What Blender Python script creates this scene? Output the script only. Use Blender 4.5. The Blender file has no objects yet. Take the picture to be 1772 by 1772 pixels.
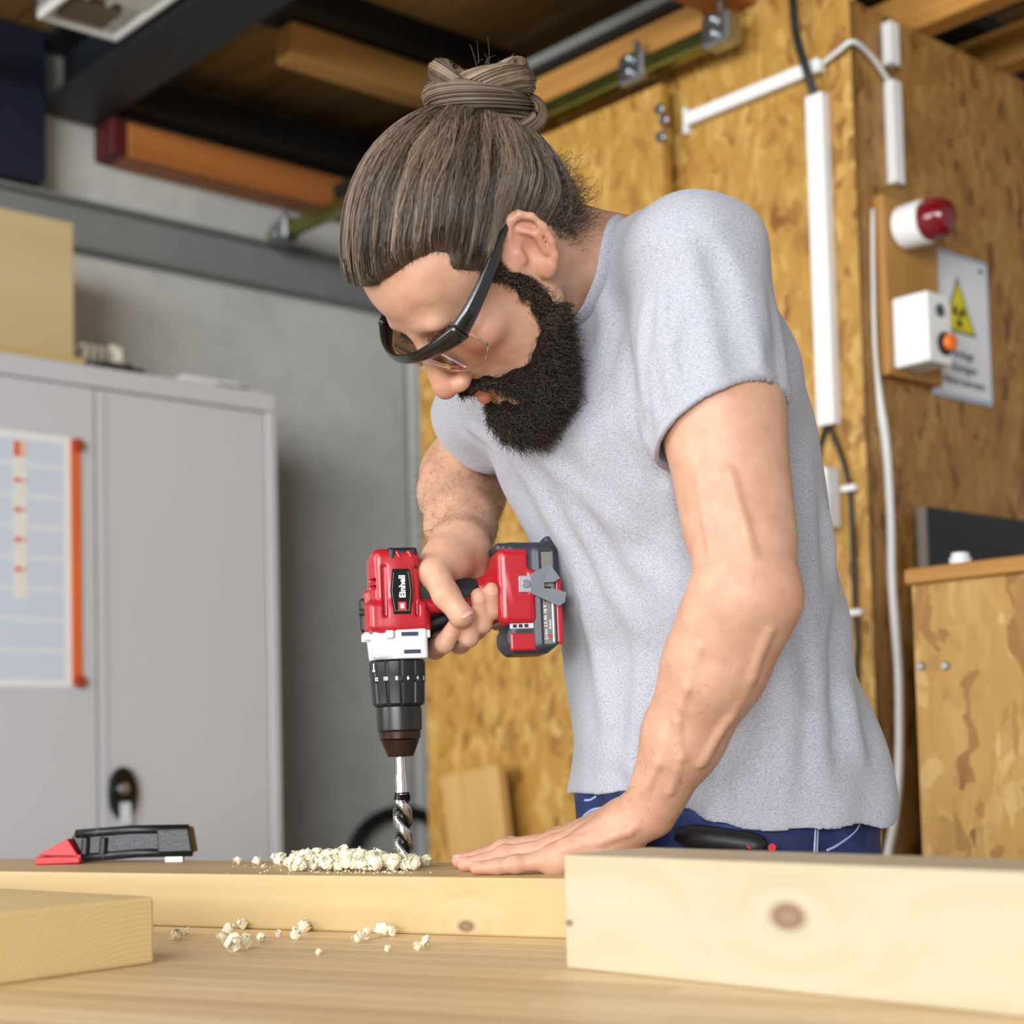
import bpy, bmesh, math, random
import numpy as np
from mathutils import Matrix, Vector, Euler

rng = np.random.default_rng(7)
random.seed(7)
scene = bpy.context.scene
COL = scene.collection

# ------------------------------------------------------------------ camera
CAM_Z = 1.066                                   # lens height above the floor
FPX, CXP, CYP = 2835.0, 886.0, 1134.0           # focal length and principal point, in 1772-px frame units
PITCH, ROLL, ROOM = math.radians(3.563), math.radians(1.394), math.radians(48.41)
_fw = np.array([0, math.cos(PITCH), math.sin(PITCH)])
_u0 = np.array([0, -math.sin(PITCH), math.cos(PITCH)])
_r0 = np.array([1.0, 0, 0])
_R = math.cos(ROLL) * _r0 - math.sin(ROLL) * _u0
_U = math.cos(ROLL) * _u0 + math.sin(ROLL) * _r0
_C = np.array([0, 0, CAM_Z])
D1 = np.array([math.sin(ROOM), math.cos(ROOM), 0])      # room axis u
D2 = np.array([-math.cos(ROOM), math.sin(ROOM), 0])     # room axis v
PHI = math.pi / 2 - ROOM                                # room yaw
cam_data = bpy.data.cameras.new('camera')
cam = bpy.data.objects.new('camera', cam_data)
COL.objects.link(cam)
cam_data.sensor_width = 36.0
cam_data.lens = FPX / 1772.0 * 36.0
cam_data.shift_y = (CYP - 886.0) / 1772.0
cam_data.clip_start = 0.05
cam.matrix_world = Matrix(((_R[0], _U[0], -_fw[0], _C[0]), (_R[1], _U[1], -_fw[1], _C[1]),
                           (_R[2], _U[2], -_fw[2], _C[2]), (0, 0, 0, 1)))
cam_data.dof.use_dof = True
cam_data.dof.focus_distance = 1.62
cam_data.dof.aperture_fstop = 4.2
scene.camera = cam

# ------------------------------------------------------------------ world and daylight
scene.view_settings.view_transform = 'Standard'
scene.view_settings.look = 'None'
scene.view_settings.gamma = 1.0
scene.view_settings.use_curve_mapping = False
scene.view_settings.exposure = -0.05
if hasattr(scene, 'cycles'):                   # shorter light paths, the room needs no more
    scene.cycles.max_bounces = 6; scene.cycles.diffuse_bounces = 3; scene.cycles.glossy_bounces = 3
    scene.cycles.adaptive_threshold = 0.03
    scene.cycles.transmission_bounces = 4; scene.cycles.transparent_max_bounces = 8
world = bpy.data.worlds.new('overcast_sky')
scene.world = world
world.use_nodes = True
world.node_tree.nodes['Background'].inputs['Color'].default_value = (0.93, 0.96, 1.0, 1)
world.node_tree.nodes['Background'].inputs['Strength'].default_value = 0.22

def area_light(name, loc, target, sx, sy, power, color=(1, 1, 1)):
    ld = bpy.data.lights.new(name, 'AREA')
    ld.shape = 'RECTANGLE'; ld.size = sx; ld.size_y = sy; ld.energy = power; ld.color = color
    lo = bpy.data.objects.new(name, ld)
    COL.objects.link(lo)
    lo.location = loc
    lo.rotation_euler = (Vector(target) - Vector(loc)).to_track_quat('-Z', 'Y').to_euler()
    return lo
# unseen area lights: assumed window on the left, added front light behind the camera
area_light('assumed_window_light', (-5.6, -0.6, 2.4), (0.1, 2.4, 1.3), 3.0, 2.4, 210, (1.0, 0.995, 0.985))
area_light('added_front_light', (-2.6, -8.2, 2.3), (0.0, 3.0, 1.5), 6.5, 3.2, 1180, (0.92, 0.96, 1.0))
# unseen overhead fill, added to brighten the top faces; no fixture hangs there
area_light('overhead_fill', (-1.3, 0.0, 2.80), (-0.3, 1.5, 0.9), 2.4, 0.9, 42, (0.98, 0.99, 1.0))

# ------------------------------------------------------------------ geometry helpers
def ray(x, y): return _fw + _R * ((x - CXP) / FPX) - _U * ((y - CYP) / FPX)
def atY(x, y, Y): v = ray(x, y); return _C + v * (Y / v[1])
def atZ(x, y, Z): v = ray(x, y); return _C + v * ((Z - CAM_Z) / v[2])
def atv(x, y, V): v = ray(x, y); return _C + v * (V / (v @ D2))
def atu(x, y, V): v = ray(x, y); return _C + v * (V / (v @ D1))
def uv(P): return float(P @ D1), float(P @ D2), float(P[2])
def W(u, v, z): return D1 * u + D2 * v + np.array([0, 0, z])
ROOM_ROT = Matrix.Rotation(PHI, 4, 'Z')

def lin(h):
    h = h.lstrip('#')
    out = []
    for i in (0, 2, 4):
        c = int(h[i:i+2], 16) / 255
        out.append(c / 12.92 if c <= 0.04045 else ((c + 0.055) / 1.055) ** 2.4)
    return tuple(out) + (1.0,)

WM = {}
def link(name, data, M=None, parent=None):
    o = bpy.data.objects.new(name, data)
    COL.objects.link(o)
    M = M if M is not None else Matrix.Identity(4)
    WM[o] = M.copy()
    if parent is not None:
        o.parent = parent
        o.matrix_basis = WM[parent].inverted() @ M
    else:
        o.matrix_basis = M
    return o
def tag(o, label=None, cat=None, group=None, kind=None):
    if label: o['label'] = label
    if cat: o['category'] = cat
    if group: o['group'] = group
    if kind: o['kind'] = kind
    return o
def root(name, loc, label=None, cat=None, group=None, kind=None, rot=None):
    M = Matrix.Translation(Vector(loc)) @ (rot if rot is not None else Matrix.Identity(4))
    o = link(name, None, M)
    o.empty_display_size = 0.05
    return tag(o, label, cat, group, kind)
def mesh_obj(name, verts, faces, mat, M=None, parent=None, smooth=False, mats=None, fmat=None):
    me = bpy.data.meshes.new(name)
    me.from_pydata([tuple(map(float, v)) for v in verts], [], [tuple(map(int, f)) for f in faces])
    for m in (mats or [mat]): me.materials.append(m)
    if fmat is not None: me.polygons.foreach_set('material_index', np.asarray(fmat, dtype=np.int32))
    if smooth: me.polygons.foreach_set('use_smooth', np.ones(len(me.polygons), dtype=bool))
    me.update()
    return link(name, me, M, parent)
def bm_obj(name, bm, mat, M=None, parent=None, smooth=False):
    bmesh.ops.recalc_face_normals(bm, faces=bm.faces[:])
    me = bpy.data.meshes.new(name)
    bm.to_mesh(me); bm.free()
    for m in (mat if isinstance(mat, (list, tuple)) else [mat]): me.materials.append(m)
    if smooth: me.polygons.foreach_set('use_smooth', np.ones(len(me.polygons), dtype=bool))
    return link(name, me, M, parent)
def bm_box(bm, lo, hi, bevel=0.0, seg=1):
    r = bmesh.ops.create_cube(bm, size=1.0)
    vs = r['verts']
    lo = Vector(lo); hi = Vector(hi)
    for v in vs: v.co = Vector([lo[i] + (v.co[i] + 0.5) * (hi[i] - lo[i]) for i in range(3)])
    if bevel > 0:
        es = list({e for v in vs for e in v.link_edges})
        bmesh.ops.bevel(bm, geom=es, offset=bevel, segments=seg, affect='EDGES', profile=0.5)
def box(name, lo, hi, mat, M=None, parent=None, bevel=0.003, seg=1):
    bm = bmesh.new(); bm_box(bm, lo, hi, bevel, seg)
    return bm_obj(name, bm, mat, M, parent)
def rbox(name, u0, u1, v0, v1, z0, z1, mat, parent=None, bevel=0.003, seg=1):
    """box given in room axes; origin at its base centre"""
    c = W((u0+u1)/2, (v0+v1)/2, z0)
    hu, hv = abs(u1-u0)/2, abs(v1-v0)/2
    return box(name, (-hu, -hv, 0), (hu, hv, z1-z0), mat, Matrix.Translation(Vector(c)) @ ROOM_ROT, parent, bevel, seg)
def prism(name, poly, depth, mat, M, parent=None, bevel=0.0, seg=1):
    """polygon in local xy extruded along local z from 0 to depth"""
    bm = bmesh.new()
    vs = [bm.verts.new((x, y, 0)) for x, y in poly]
    f = bm.faces.new(vs)
    r = bmesh.ops.extrude_face_region(bm, geom=[f])
    bmesh.ops.translate(bm, verts=[g for g in r['geom'] if isinstance(g, bmesh.types.BMVert)], vec=(0, 0, depth))
    if bevel > 0: bmesh.ops.bevel(bm, geom=bm.edges[:], offset=bevel, segments=seg, affect='EDGES', profile=0.5)
    return bm_obj(name, bm, mat, M, parent)
def lathe(name, prof, mat, M, parent=None, n=32, smooth=True, cap=True):
    """profile [(r,z)...] turned round local z"""
    vs, fs = [], []
    for (r_, z_) in prof:
        for k in range(n):
            a = 2*math.pi*k/n
            vs.append((r_*math.cos(a), r_*math.sin(a), z_))
    for i in range(len(prof)-1):
        for k in range(n):
            a, b = i*n+k, i*n+(k+1) % n
            fs.append((a, b, b+n, a+n))
    if cap:
        fs.append(tuple(range(n))[::-1]); fs.append(tuple(range((len(prof)-1)*n, len(prof)*n)))
    o = mesh_obj(name, vs, fs, mat, M, parent, smooth)
    if smooth:
        o.data.set_sharp_from_angle(angle=math.radians(35))
    return o
def catmull(pts, n=8):
    P = [np.array(p, float) for p in pts]
    P = [2*P[0]-P[1]] + P + [2*P[-1]-P[-2]]
    out = []
    for i in range(1, len(P)-2):
        for t in np.linspace(0, 1, n, endpoint=False):
            a, b, c, d = P[i-1], P[i], P[i+1], P[i+2]
            out.append(0.5*((2*b)+(-a+c)*t+(2*a-5*b+4*c-d)*t*t+(-a+3*b-3*c+d)*t**3))
    out.append(P[-2])
    return np.array(out)
def sweep(path, rad, n=10, flat=None, up=(0, 0, 1)):
    """tube along a path; rad scalar or per point; flat=(a,b) scales the section"""
    path = np.asarray(path, float); m = len(path)
    rad = np.full(m, rad) if np.isscalar(rad) else np.asarray(rad, float)
    T = np.gradient(path, axis=0); T /= np.linalg.norm(T, axis=1)[:, None] + 1e-12
    ref = np.array(up, float)
    vs, fs = [], []
    Nn = ref - T[0]*(ref @ T[0])
    if np.linalg.norm(Nn) < 1e-3: Nn = np.cross(T[0], [1, 0.3, 0])
    Nn /= np.linalg.norm(Nn)
    for i in range(m):
        Nn = Nn - T[i]*(Nn @ T[i]); Nn /= np.linalg.norm(Nn)
        B = np.cross(T[i], Nn)
        fa, fb = flat if flat else (1, 1)
        for k in range(n):
            a = 2*math.pi*k/n
            vs.append(path[i] + rad[i]*(fa*math.cos(a)*Nn + fb*math.sin(a)*B))
    for i in range(m-1):
        for k in range(n):
            a, b = i*n+k, i*n+(k+1) % n
            fs.append((a, b, b+n, a+n))
    fs.append(tuple(range(n))[::-1]); fs.append(tuple(range((m-1)*n, m*n)))
    return vs, fs
def tube(name, path, rad, mat, parent=None, n=10, flat=None, up=(0, 0, 1), M=None):
    vs, fs = sweep(path, rad, n, flat, up)
    if M is None:
        c = np.mean(np.asarray(path), axis=0) * 0 + np.asarray(path)[0]
        M = Matrix.Translation(Vector(c)); vs = [np.asarray(v) - c for v in vs]
    return mesh_obj(name, vs, fs, mat, M, parent, True)
def cyl(name, a, b, r, mat, parent=None, n=16):
    a = np.asarray(a, float); b = np.asarray(b, float)
    z = Vector(b - a); L = z.length
    M = Matrix.Translation(Vector(a)) @ z.to_track_quat('Z', 'Y').to_matrix().to_4x4()
    c = min(r*0.2, L*0.2)
    return lathe(name, [(r-c, 0), (r, c), (r, L-c), (r-c, L)], mat, M, parent, n)
FONT = {}
def text_obj(name, body, size, mat, M, parent=None, extrude=0.0004, align='CENTER', bold=0.0, xs=1.0):
    cu = bpy.data.curves.new(name, 'FONT')
    cu.body = body; cu.size = size; cu.extrude = extrude; cu.align_x = align; cu.align_y = 'CENTER'
    cu.offset = bold; cu.resolution_u = 3
    tmp = bpy.data.objects.new('tmp_text', cu)
    me = bpy.data.meshes.new_from_object(tmp)
    bpy.data.objects.remove(tmp)
    me.name = name
    if xs != 1.0:
        me.transform(Matrix.Diagonal((xs, 1, 1, 1)))
    me.materials.clear(); me.materials.append(mat)
    return link(name, me, M, parent)
def frame(origin, x, y, z):
    x, y, z = (np.asarray(q, float) for q in (x, y, z))
    return Matrix(((x[0], y[0], z[0], origin[0]), (x[1], y[1], z[1], origin[1]), (x[2], y[2], z[2], origin[2]), (0, 0, 0, 1)))

# ------------------------------------------------------------------ materials
MATS = {}
class NT:
    def __init__(s, name):
        s.m = bpy.data.materials.new(name); s.m.use_nodes = True
        s.t = s.m.node_tree; s.b = s.t.nodes['Principled BSDF']
        MATS[name] = s.m
    def n(s, typ, ins=None, **props):
        nd = s.t.nodes.new(typ)
        for k, v in props.items(): setattr(nd, k, v)
        for k, v in (ins or {}).items(): s.set(nd.inputs[k], v)
        return nd
    def set(s, sock, v):
        if isinstance(v, bpy.types.NodeSocket): s.t.links.new(v, sock)
        else: sock.default_value = v
    def p(s, **kw):
        for k, v in kw.items(): s.set(s.b.inputs[k.replace('_', ' ')], v)
    def ramp(s, fac, stops, interp='LINEAR'):
        r = s.n('ShaderNodeValToRGB', {'Fac': fac}); cr = r.color_ramp; cr.interpolation = interp
        while len(cr.elements) > 1: cr.elements.remove(cr.elements[-1])
        cr.elements[0].position = stops[0][0]; cr.elements[0].color = stops[0][1]
        for p_, c in stops[1:]:
            e = cr.elements.new(p_); e.color = c
        return r.outputs['Color']
    def mix(s, fac, a, b, mode='MIX'):
        nd = s.n('ShaderNodeMix', data_type='RGBA', blend_type=mode)
        s.set(nd.inputs[0], fac); s.set(nd.inputs[6], a); s.set(nd.inputs[7], b)
        return nd.outputs[2]
    def math(s, op, a, b=0.0, c=0.0, clamp=False):
        nd = s.n('ShaderNodeMath', operation=op, use_clamp=clamp)
        s.set(nd.inputs[0], a); s.set(nd.inputs[1], b); s.set(nd.inputs[2], c)
        return nd.outputs[0]
    def vmath(s, op, a, b=(0, 0, 0), out=0):
        nd = s.n('ShaderNodeVectorMath', operation=op)
        s.set(nd.inputs[0], a); s.set(nd.inputs[1], b)
        return nd.outputs[out]
    def obj(s): return s.n('ShaderNodeTexCoord').outputs['Object']
    def mapped(s, scale=(1, 1, 1), rot=(0, 0, 0), loc=(0, 0, 0), src=None):
        return s.n('ShaderNodeMapping', {'Vector': src or s.obj(), 'Scale': scale, 'Rotation': rot, 'Location': loc}).outputs[0]
    def noise(s, vec, scale, detail=3.0, rough=0.5, dist=0.0, out='Fac'):
        return s.n('ShaderNodeTexNoise', {'Vector': vec, 'Scale': scale, 'Detail': detail, 'Roughness': rough, 'Distortion': dist}).outputs[out]
    def rand(s): return s.n('ShaderNodeObjectInfo').outputs['Random']
    def bump(s, h, strength=0.3, dist=0.002):
        s.p(Normal=s.n('ShaderNodeBump', {'Height': h, 'Strength': strength, 'Distance': dist}).outputs[0])

def m_plain(name, col, rough=0.5, metal=0.0, var=0.06, scale=8.0, bump=0.0, bscale=200.0, spec=0.5, coat=0.0):
    t = NT(name); c = lin(col) if isinstance(col, str) else col
    v = t.mapped()
    nz = t.noise(v, scale, 4)
    lo = tuple(x*(1-var) for x in c[:3]) + (1,); hi = tuple(min(1, x*(1+var)) for x in c[:3]) + (1,)
    t.p(Base_Color=t.ramp(nz, [(0.3, lo), (0.7, hi)]), Roughness=rough, Metallic=metal)
    t.p(**{'Specular IOR Level': spec, 'Coat Weight': coat})
    if bump: t.bump(t.noise(v, bscale, 3), bump, 0.001)
    return t.m
def m_wood(name, light, dark, scale=1.0, streak=14.0, rough=0.55, along=0, knots=(), randomise=True, contrast=1.0, bump=0.15, warm=None):
    """straight-grained wood; 'along' is the local axis of the grain; knots = [(x,y,z,radius)] in object space"""
    t = NT(name)
    co = t.obj()
    sc = [streak*scale]*3; sc[along] = 0.9*scale
    base = co
    if randomise:
        off = t.math('MULTIPLY', t.rand(), 37.0)
        base = t.vmath('ADD', co, t.n('ShaderNodeCombineXYZ', {0: off, 1: off, 2: off}).outputs[0])
    grain_in = t.n('ShaderNodeMapping', {'Vector': base, 'Scale': tuple(sc)}).outputs[0]
    kd = None
    for (kx, ky, kz, kr) in knots:
        d = t.vmath('SUBTRACT', co, (kx, ky, kz))
        sq = [1.0, 1.0, 1.0]; sq[along] = 0.62
        d = t.vmath('MULTIPLY', d, tuple(sq))
        ln = t.vmath('LENGTH', d, out=1)
        infl = t.math('POWER', 2.718, t.math('MULTIPLY', t.math('MULTIPLY', ln, ln), -1.0/(2*(kr*2.2)**2)))
        grain_in = t.vmath('ADD', grain_in, t.vmath('SCALE', (0, 0, 0)) if False else t.n('ShaderNodeCombineXYZ', {0: t.math('MULTIPLY', infl, 1.5), 1: t.math('MULTIPLY', infl, 1.5), 2: t.math('MULTIPLY', infl, 1.5)}).outputs[0])
        kk = t.math('SUBTRACT', 1.0, t.math('DIVIDE', ln, kr), clamp=True)
        kd = kk if kd is None else t.math('MAXIMUM', kd, kk)
    g = t.noise(grain_in, 1.0, 5, 0.55, 0.6)
    fine = t.noise(t.n('ShaderNodeMapping', {'Vector': base, 'Scale': tuple(x*6 if i != along else x*2 for i, x in enumerate(sc))}).outputs[0], 1.0, 3)
    L, D = lin(light), lin(dark)
    c = t.ramp(g, [(0.5-0.22/contrast, L), (0.56, tuple(0.5*(a+b) for a, b in zip(L, D))), (0.5+0.3/contrast, D)])
    c = t.mix(t.math('MULTIPLY', fine, 0.28), c, D)
    if warm:
        c = t.mix(t.math('MULTIPLY', t.noise(base, 2.2, 2), 0.6), c, lin(warm))
    if randomise:
        hs = t.n('ShaderNodeHueSaturation', {'Color': c, 'Value': t.math('ADD', t.math('MULTIPLY', t.rand(), 0.22), 0.88)})
        c = hs.outputs[0]
    if kd is not None:
        ks = t.ramp(kd, [(0.0, (0, 0, 0, 1)), (0.30, (0.45, 0.45, 0.45, 1)), (0.5, (0.95, 0.95, 0.95, 1)), (0.9, (0.75, 0.75, 0.75, 1))])
        c = t.mix(ks, c, lin('#7a5a44'))
    t.p(Base_Color=c, Roughness=rough)
    if bump: t.bump(t.math('ADD', g, t.math('MULTIPLY', fine, 0.5)), bump, 0.001)
    return t.m
def m_osb(name, tint='#bb8e3e', dark='#80531b', light='#d6b062', scale=1.5):
    """pressed strand board: layers of elongated random flakes; grain mostly along local z"""
    t = NT(name); co = t.obj()
    warp = t.vmath('SCALE', t.vmath('SUBTRACT', t.noise(co, 9*scale, 3, out='Color'), (0.5, 0.5, 0.5)))
    t.t.nodes[warp.node.name].inputs['Scale'].default_value = 0.07
    col = None
    for i, (rot, sx, sz) in enumerate((((0.25, 0.2, 0), 34, 9), ((-0.5, -0.45, 0), 26, 8), ((0.9, 0.8, 0), 40, 13))):
        v = t.mapped((sx*scale, sx*scale, sz*scale), rot, (i*3.1, i*1.7, i), t.vmath('ADD', co, warp))
        vo = t.n('ShaderNodeTexVoronoi', {'Vector': v, 'Scale': 1.0, 'Randomness': 1.0})
        r_ = t.n('ShaderNodeSeparateColor', {'Color': vo.outputs['Color']})
        c = t.ramp(r_.outputs[0], [(0.0, lin(dark)), (0.22, lin(tint)), (0.6, lin(tint)), (1.0, lin(light))])
        if col is None: col = c
        else: col = t.mix(t.math('GREATER_THAN', r_.outputs[1], 0.52), col, c)
    streak = t.noise(t.mapped((90*scale, 90*scale, 9*scale)), 1.0, 4)
    col = t.mix(t.math('MULTIPLY', streak, 0.5), col, lin(dark))
    blot = t.ramp(t.noise(co, 17*scale, 4, 0.6), [(0.58, (0, 0, 0, 1)), (0.72, (1, 1, 1, 1))])
    col = t.mix(t.math('MULTIPLY', blot, 0.4), col, lin('#6b4216'))
    t.p(Base_Color=col, Roughness=0.5)
    t.bump(streak, 0.25, 0.002)
    return t.m
# ------------------------------------------------------------------ room materials
M_conc = NT('concrete')
_v = M_conc.obj()
_n1 = M_conc.noise(_v, 1.6, 5, 0.6); _n2 = M_conc.noise(_v, 14, 5, 0.6)
_c = M_conc.ramp(_n1, [(0.3, lin('#b4b4af')), (0.5, lin('#c6c5bf')), (0.72, lin('#d3d0c8'))])
_c = M_conc.mix(M_conc.math('MULTIPLY', M_conc.ramp(_n2, [(0.5, (0, 0, 0, 1)), (0.75, (1, 1, 1, 1))]), 0.3), _c, lin('#94969a'))
M_conc.p(Base_Color=_c, Roughness=0.85); M_conc.bump(_n2, 0.2, 0.004); M_conc = M_conc.m
M_floor = m_plain('floor_screed', '#b3b0a9', 0.7, var=0.15, scale=3)
M_steel_grey = m_plain('grey_painted_steel', '#7d7f7d', 0.55, var=0.05)
M_steel_dark = m_plain('dark_painted_steel', '#1c2026', 0.5, var=0.1)
M_navy = m_plain('navy_painted_steel', '#191d30', 0.45, var=0.1)
M_board_dark = m_wood('dark_ceiling_boards', '#b98f54', '#6e4c28', 1.0, 12, 0.7, along=1)
M_black_wood = m_wood('black_stained_timber', '#15110d', '#060504', 1.0, 12, 0.7, along=0)
M_joist = m_wood('honey_timber', '#dba65c', '#bb8040', 1.0, 22, 0.6, along=0)
M_joist_y = m_wood('honey_timber_crosswise', '#cf9a4d', '#9a6428', 1.0, 22, 0.6, along=1)
M_orange = m_wood('orange_timber', '#c27a3c', '#9a5522', 1.0, 20, 0.6, along=0)
M_red_paint = m_plain('dark_red_paint', '#54090f', 0.6)
M_osb = m_osb('strand_board')
M_osb_b = m_osb('strand_board_brown_shade', '#a5763a', '#5f3a17', '#bb9050')  # browner board, with the right face's shade put into its colour too
M_osb_c = m_osb('strand_board_coarse', '#c2964a', '#86561f', '#dab674', 1.1)
M_white_pl = m_plain('white_plastic', '#e6e6e4', 0.4, var=0.02)
M_offwhite = m_plain('off_white_cable', '#d9d9d4', 0.5, var=0.03)
M_black_rub = m_plain('black_rubber', '#131313', 0.5, var=0.1)
M_zinc = m_plain('zinc_plated_steel', '#a9adb0', 0.3, 1.0, var=0.1, scale=40)
M_zinc_y = m_plain('yellow_zinc_rail', '#8d9150', 0.3, 1.0, var=0.15, scale=10)
M_cab = m_plain('light_grey_enamel', '#bcbdc1', 0.45, var=0.015, scale=2)
M_cab_edge = m_plain('cabinet_gap_grey', '#77797c', 0.6)

# ------------------------------------------------------------------ floor, ceiling, walls
UF, VF, VW = 2.487, 1.804, 3.72       # strand-board faces of the cabin, concrete wall
floor = mesh_obj('floor', [W(-3.5, -3.5, 0), W(5.5, -3.5, 0), W(5.5, 4.2, 0), W(-3.5, 4.2, 0),
                           W(-3.5, -3.5, -.1), W(5.5, -3.5, -.1), W(5.5, 4.2, -.1), W(-3.5, 4.2, -.1)],
                 [(0, 1, 2, 3), (4, 7, 6, 5), (0, 4, 5, 1), (1, 5, 6, 2), (2, 6, 7, 3), (3, 7, 4, 0)], M_floor)
tag(floor, kind='structure')
CEIL = 2.86
ceiling = root('ceiling', W(2.4, 1.6, CEIL), kind='structure', rot=ROOM_ROT)
k = 0
u = -0.6
while u < 5.4:
    rbox('plank', u, u+0.138, -0.9, 4.2, CEIL, CEIL+0.022, M_board_dark, ceiling, 0.004)
    u += 0.143
rbox('roof_sheet', -0.7, 5.5, -1.0, 4.25, CEIL+0.022, CEIL+0.06, M_black_wood, ceiling, 0.0)
# concrete wall: cast panels with open joints
wall_l = root('wall_left', W(2.0, VW, 0), kind='structure', rot=ROOM_ROT)
for (a, b) in ((-0.6, 0.92), (0.93, 2.915), (2.93, 4.9)):
    rbox('concrete_panel', a, b, VW, VW+0.16, 0, 2.86, M_conc, wall_l, 0.006)
rbox('joint_backing', -0.6, 4.9, VW+0.03, VW+0.15, 0, 2.8, M_steel_grey, wall_l, 0.0)
# added wall right of the camera, out of view; blocks sky light from that side
wall_s = root('wall_added_blocker', (2.3, -0.6, 0), kind='structure')
for (a, b) in ((-3.4, -1.31), (-1.3, 1.19), (1.2, 4.1)):
    box('concrete_panel', (2.3, a, 0), (2.46, b, 2.84), M_conc, None, wall_s, 0.006)
# strand-board cabin
wall_c = root('wall_cabin_front', W(UF, 2.0, 0), kind='structure', rot=ROOM_ROT)
rbox('strand_board_panel', UF, UF+0.022, VF, 2.75, 0, 2.60, M_osb, wall_c, 0.001)
wall_r = root('wall_right', W(3.2, VF, 0), kind='structure', rot=ROOM_ROT)
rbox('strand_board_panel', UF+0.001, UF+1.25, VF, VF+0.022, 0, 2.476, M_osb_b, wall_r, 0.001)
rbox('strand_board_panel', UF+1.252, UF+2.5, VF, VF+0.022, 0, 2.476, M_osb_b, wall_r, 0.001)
rbox('corner_post', UF+0.03, UF+0.09, VF+0.03, VF+0.09, 0, 2.46, M_joist, wall_r)
# sliding door leaf on its rail
door = root('door_1', W(UF-0.045, 2.62, 0.01), kind='structure', rot=ROOM_ROT)
leaf = rbox('door_leaf', UF-0.058, UF-0.030, 2.235, 3.05, 0.01, 2.44, M_osb, door, 0.002)
for (x, y) in ((1143, 189), (1151, 208), (1145, 238)):
    p = atu(x, y, UF-0.058)
    b_ = cyl('bolt', p, p - D1*0.008, 0.012, M_zinc, leaf, 10)
# ------------------------------------------------------------------ beams
def beam(name, u0, u1, v0, v1, z0, z1, mat, label, cat='beam', bevel=0.004):
    return tag(rbox(name, u0, u1, v0, v1, z0, z1, mat, None, bevel), label, cat)
beam('timber_joist', 2.10, 4.6, 3.083, 3.151, 2.70, 2.786, M_joist, 'honey coloured timber joist with sawn end, hanging left of the hair bun')
rbj = rbox('black_purlin', 2.02, 4.6, 3.02, 3.16, 2.79, 2.858, M_black_wood, None)
tag(rbj, 'black stained purlin right above the honey timber joist', 'beam')
tag(rbox('black_purlin', 1.95, 4.6, 3.565, 3.645, 2.700, 2.780, M_black_wood, None), 'black purlin just above the orange timber by the concrete wall', 'beam')
ob = root('orange_timber', W(2.4, VW-0.06, 2.585), 'orange timber with dark red end along the top of the concrete wall', 'beam', rot=ROOM_ROT)
rbox('timber', 1.97, 4.0, VW-0.10, VW-0.005, 2.590, 2.68, M_orange, ob)
rbox('red_end', 1.925, 1.970, VW-0.10, VW-0.005, 2.592, 2.682, M_red_paint, ob)
# steel channel along the wall
sb = root('wall_channel', W(2.2, VW-0.04, 2.351), 'grey painted steel channel running along the concrete wall', 'beam', rot=ROOM_ROT)
rbox('web', 0.2, 4.6, VW-0.025, VW-0.002, 2.353, 2.472, M_steel_grey, sb)
rbox('flange', 0.2, 4.6, VW-0.055, VW-0.002, 2.465, 2.475, M_steel_grey, sb, 0.001)
rbox('flange', 0.2, 4.6, VW-0.055, VW-0.002, 2.350, 2.360, M_steel_grey, sb, 0.001)
# big dark I-beam to the left, running towards the viewer
ib = root('steel_i_beam', W(1.82, 2.4, 2.66), 'dark steel I-beam crossing the upper left under the ceiling', 'beam', rot=ROOM_ROT)
rbox('lower_flange', 1.76, 1.925, -0.8, VW-0.02, 2.68, 2.70, M_steel_dark, ib, 0.002)
rbox('web', 1.835, 1.85, -0.8, VW-0.02, 2.70, 2.84, M_steel_dark, ib, 0.0)
rbox('upper_flange', 1.76, 1.925, -0.8, VW-0.02, 2.84, 2.858, M_steel_dark, ib, 0.002)
tag(rbox('support_block', 1.35, 1.755, VW-0.09, VW-0.004, 2.48, 2.855, M_navy), 'dark navy steel support block on the wall under the I-beam', 'bracket')
tag(rbox('roof_pipe', 1.42, 1.46, -0.5, 3.6, 2.70, 2.74, M_steel_grey), 'pale grey conduit bar in the extreme top left corner', 'pipe')
# fluorescent lamp under the ceiling
lamp = root('fluorescent_lamp', W(1.645, 2.6, 2.655), 'white fluorescent ceiling lamp in the top left', 'lamp', rot=ROOM_ROT)
LU0, LU1, LV0, LV1, LZ = 1.552, 1.742, 1.95, 3.25, 2.690
tray = rbox('tray', LU0, LU1, LV0, LV1, LZ+0.028, LZ+0.050, M_white_pl, lamp, 0.003)
for (a, b, c, d) in ((LU0, LU0+0.012, LV0, LV1), (LU1-0.012, LU1, LV0, LV1), (LU0+0.0125, LU1-0.0125, LV0, LV0+0.012), (LU0+0.0125, LU1-0.0125, LV1-0.012, LV1)):
    rbox('rim', a, b, c, d, LZ, LZ+0.0275, M_white_pl, lamp, 0.002)
M_diff = m_plain('frosted_diffuser', '#d6d8d4', 0.4, var=0.05)
rbox('diffuser', LU0+0.013, LU1-0.013, LV0+0.013, LV1-0.16, LZ+0.006, LZ+0.012, M_diff, lamp, 0.001)
for du in (0.055, 0.105):
    q0_, q1_ = W(LU0+du, LV0+0.03, LZ+0.020), W(LU0+du, LV1-0.03, LZ+0.020)
    cyl('tube', q0_, q1_, 0.0075, M_white_pl, lamp, 10)
rbox('ballast', LU0+0.03, LU1-0.05, LV1-0.12, LV1-0.03, LZ+0.004, LZ+0.027, m_plain('ballast_brown', '#6b5a48', 0.5), lamp, 0.003)
for vv in (2.2, 3.0):
    rbox('hanger', 1.63, 1.66, vv, vv+0.03, LZ+0.0505, 2.858, M_steel_grey, lamp, 0.001)
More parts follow.
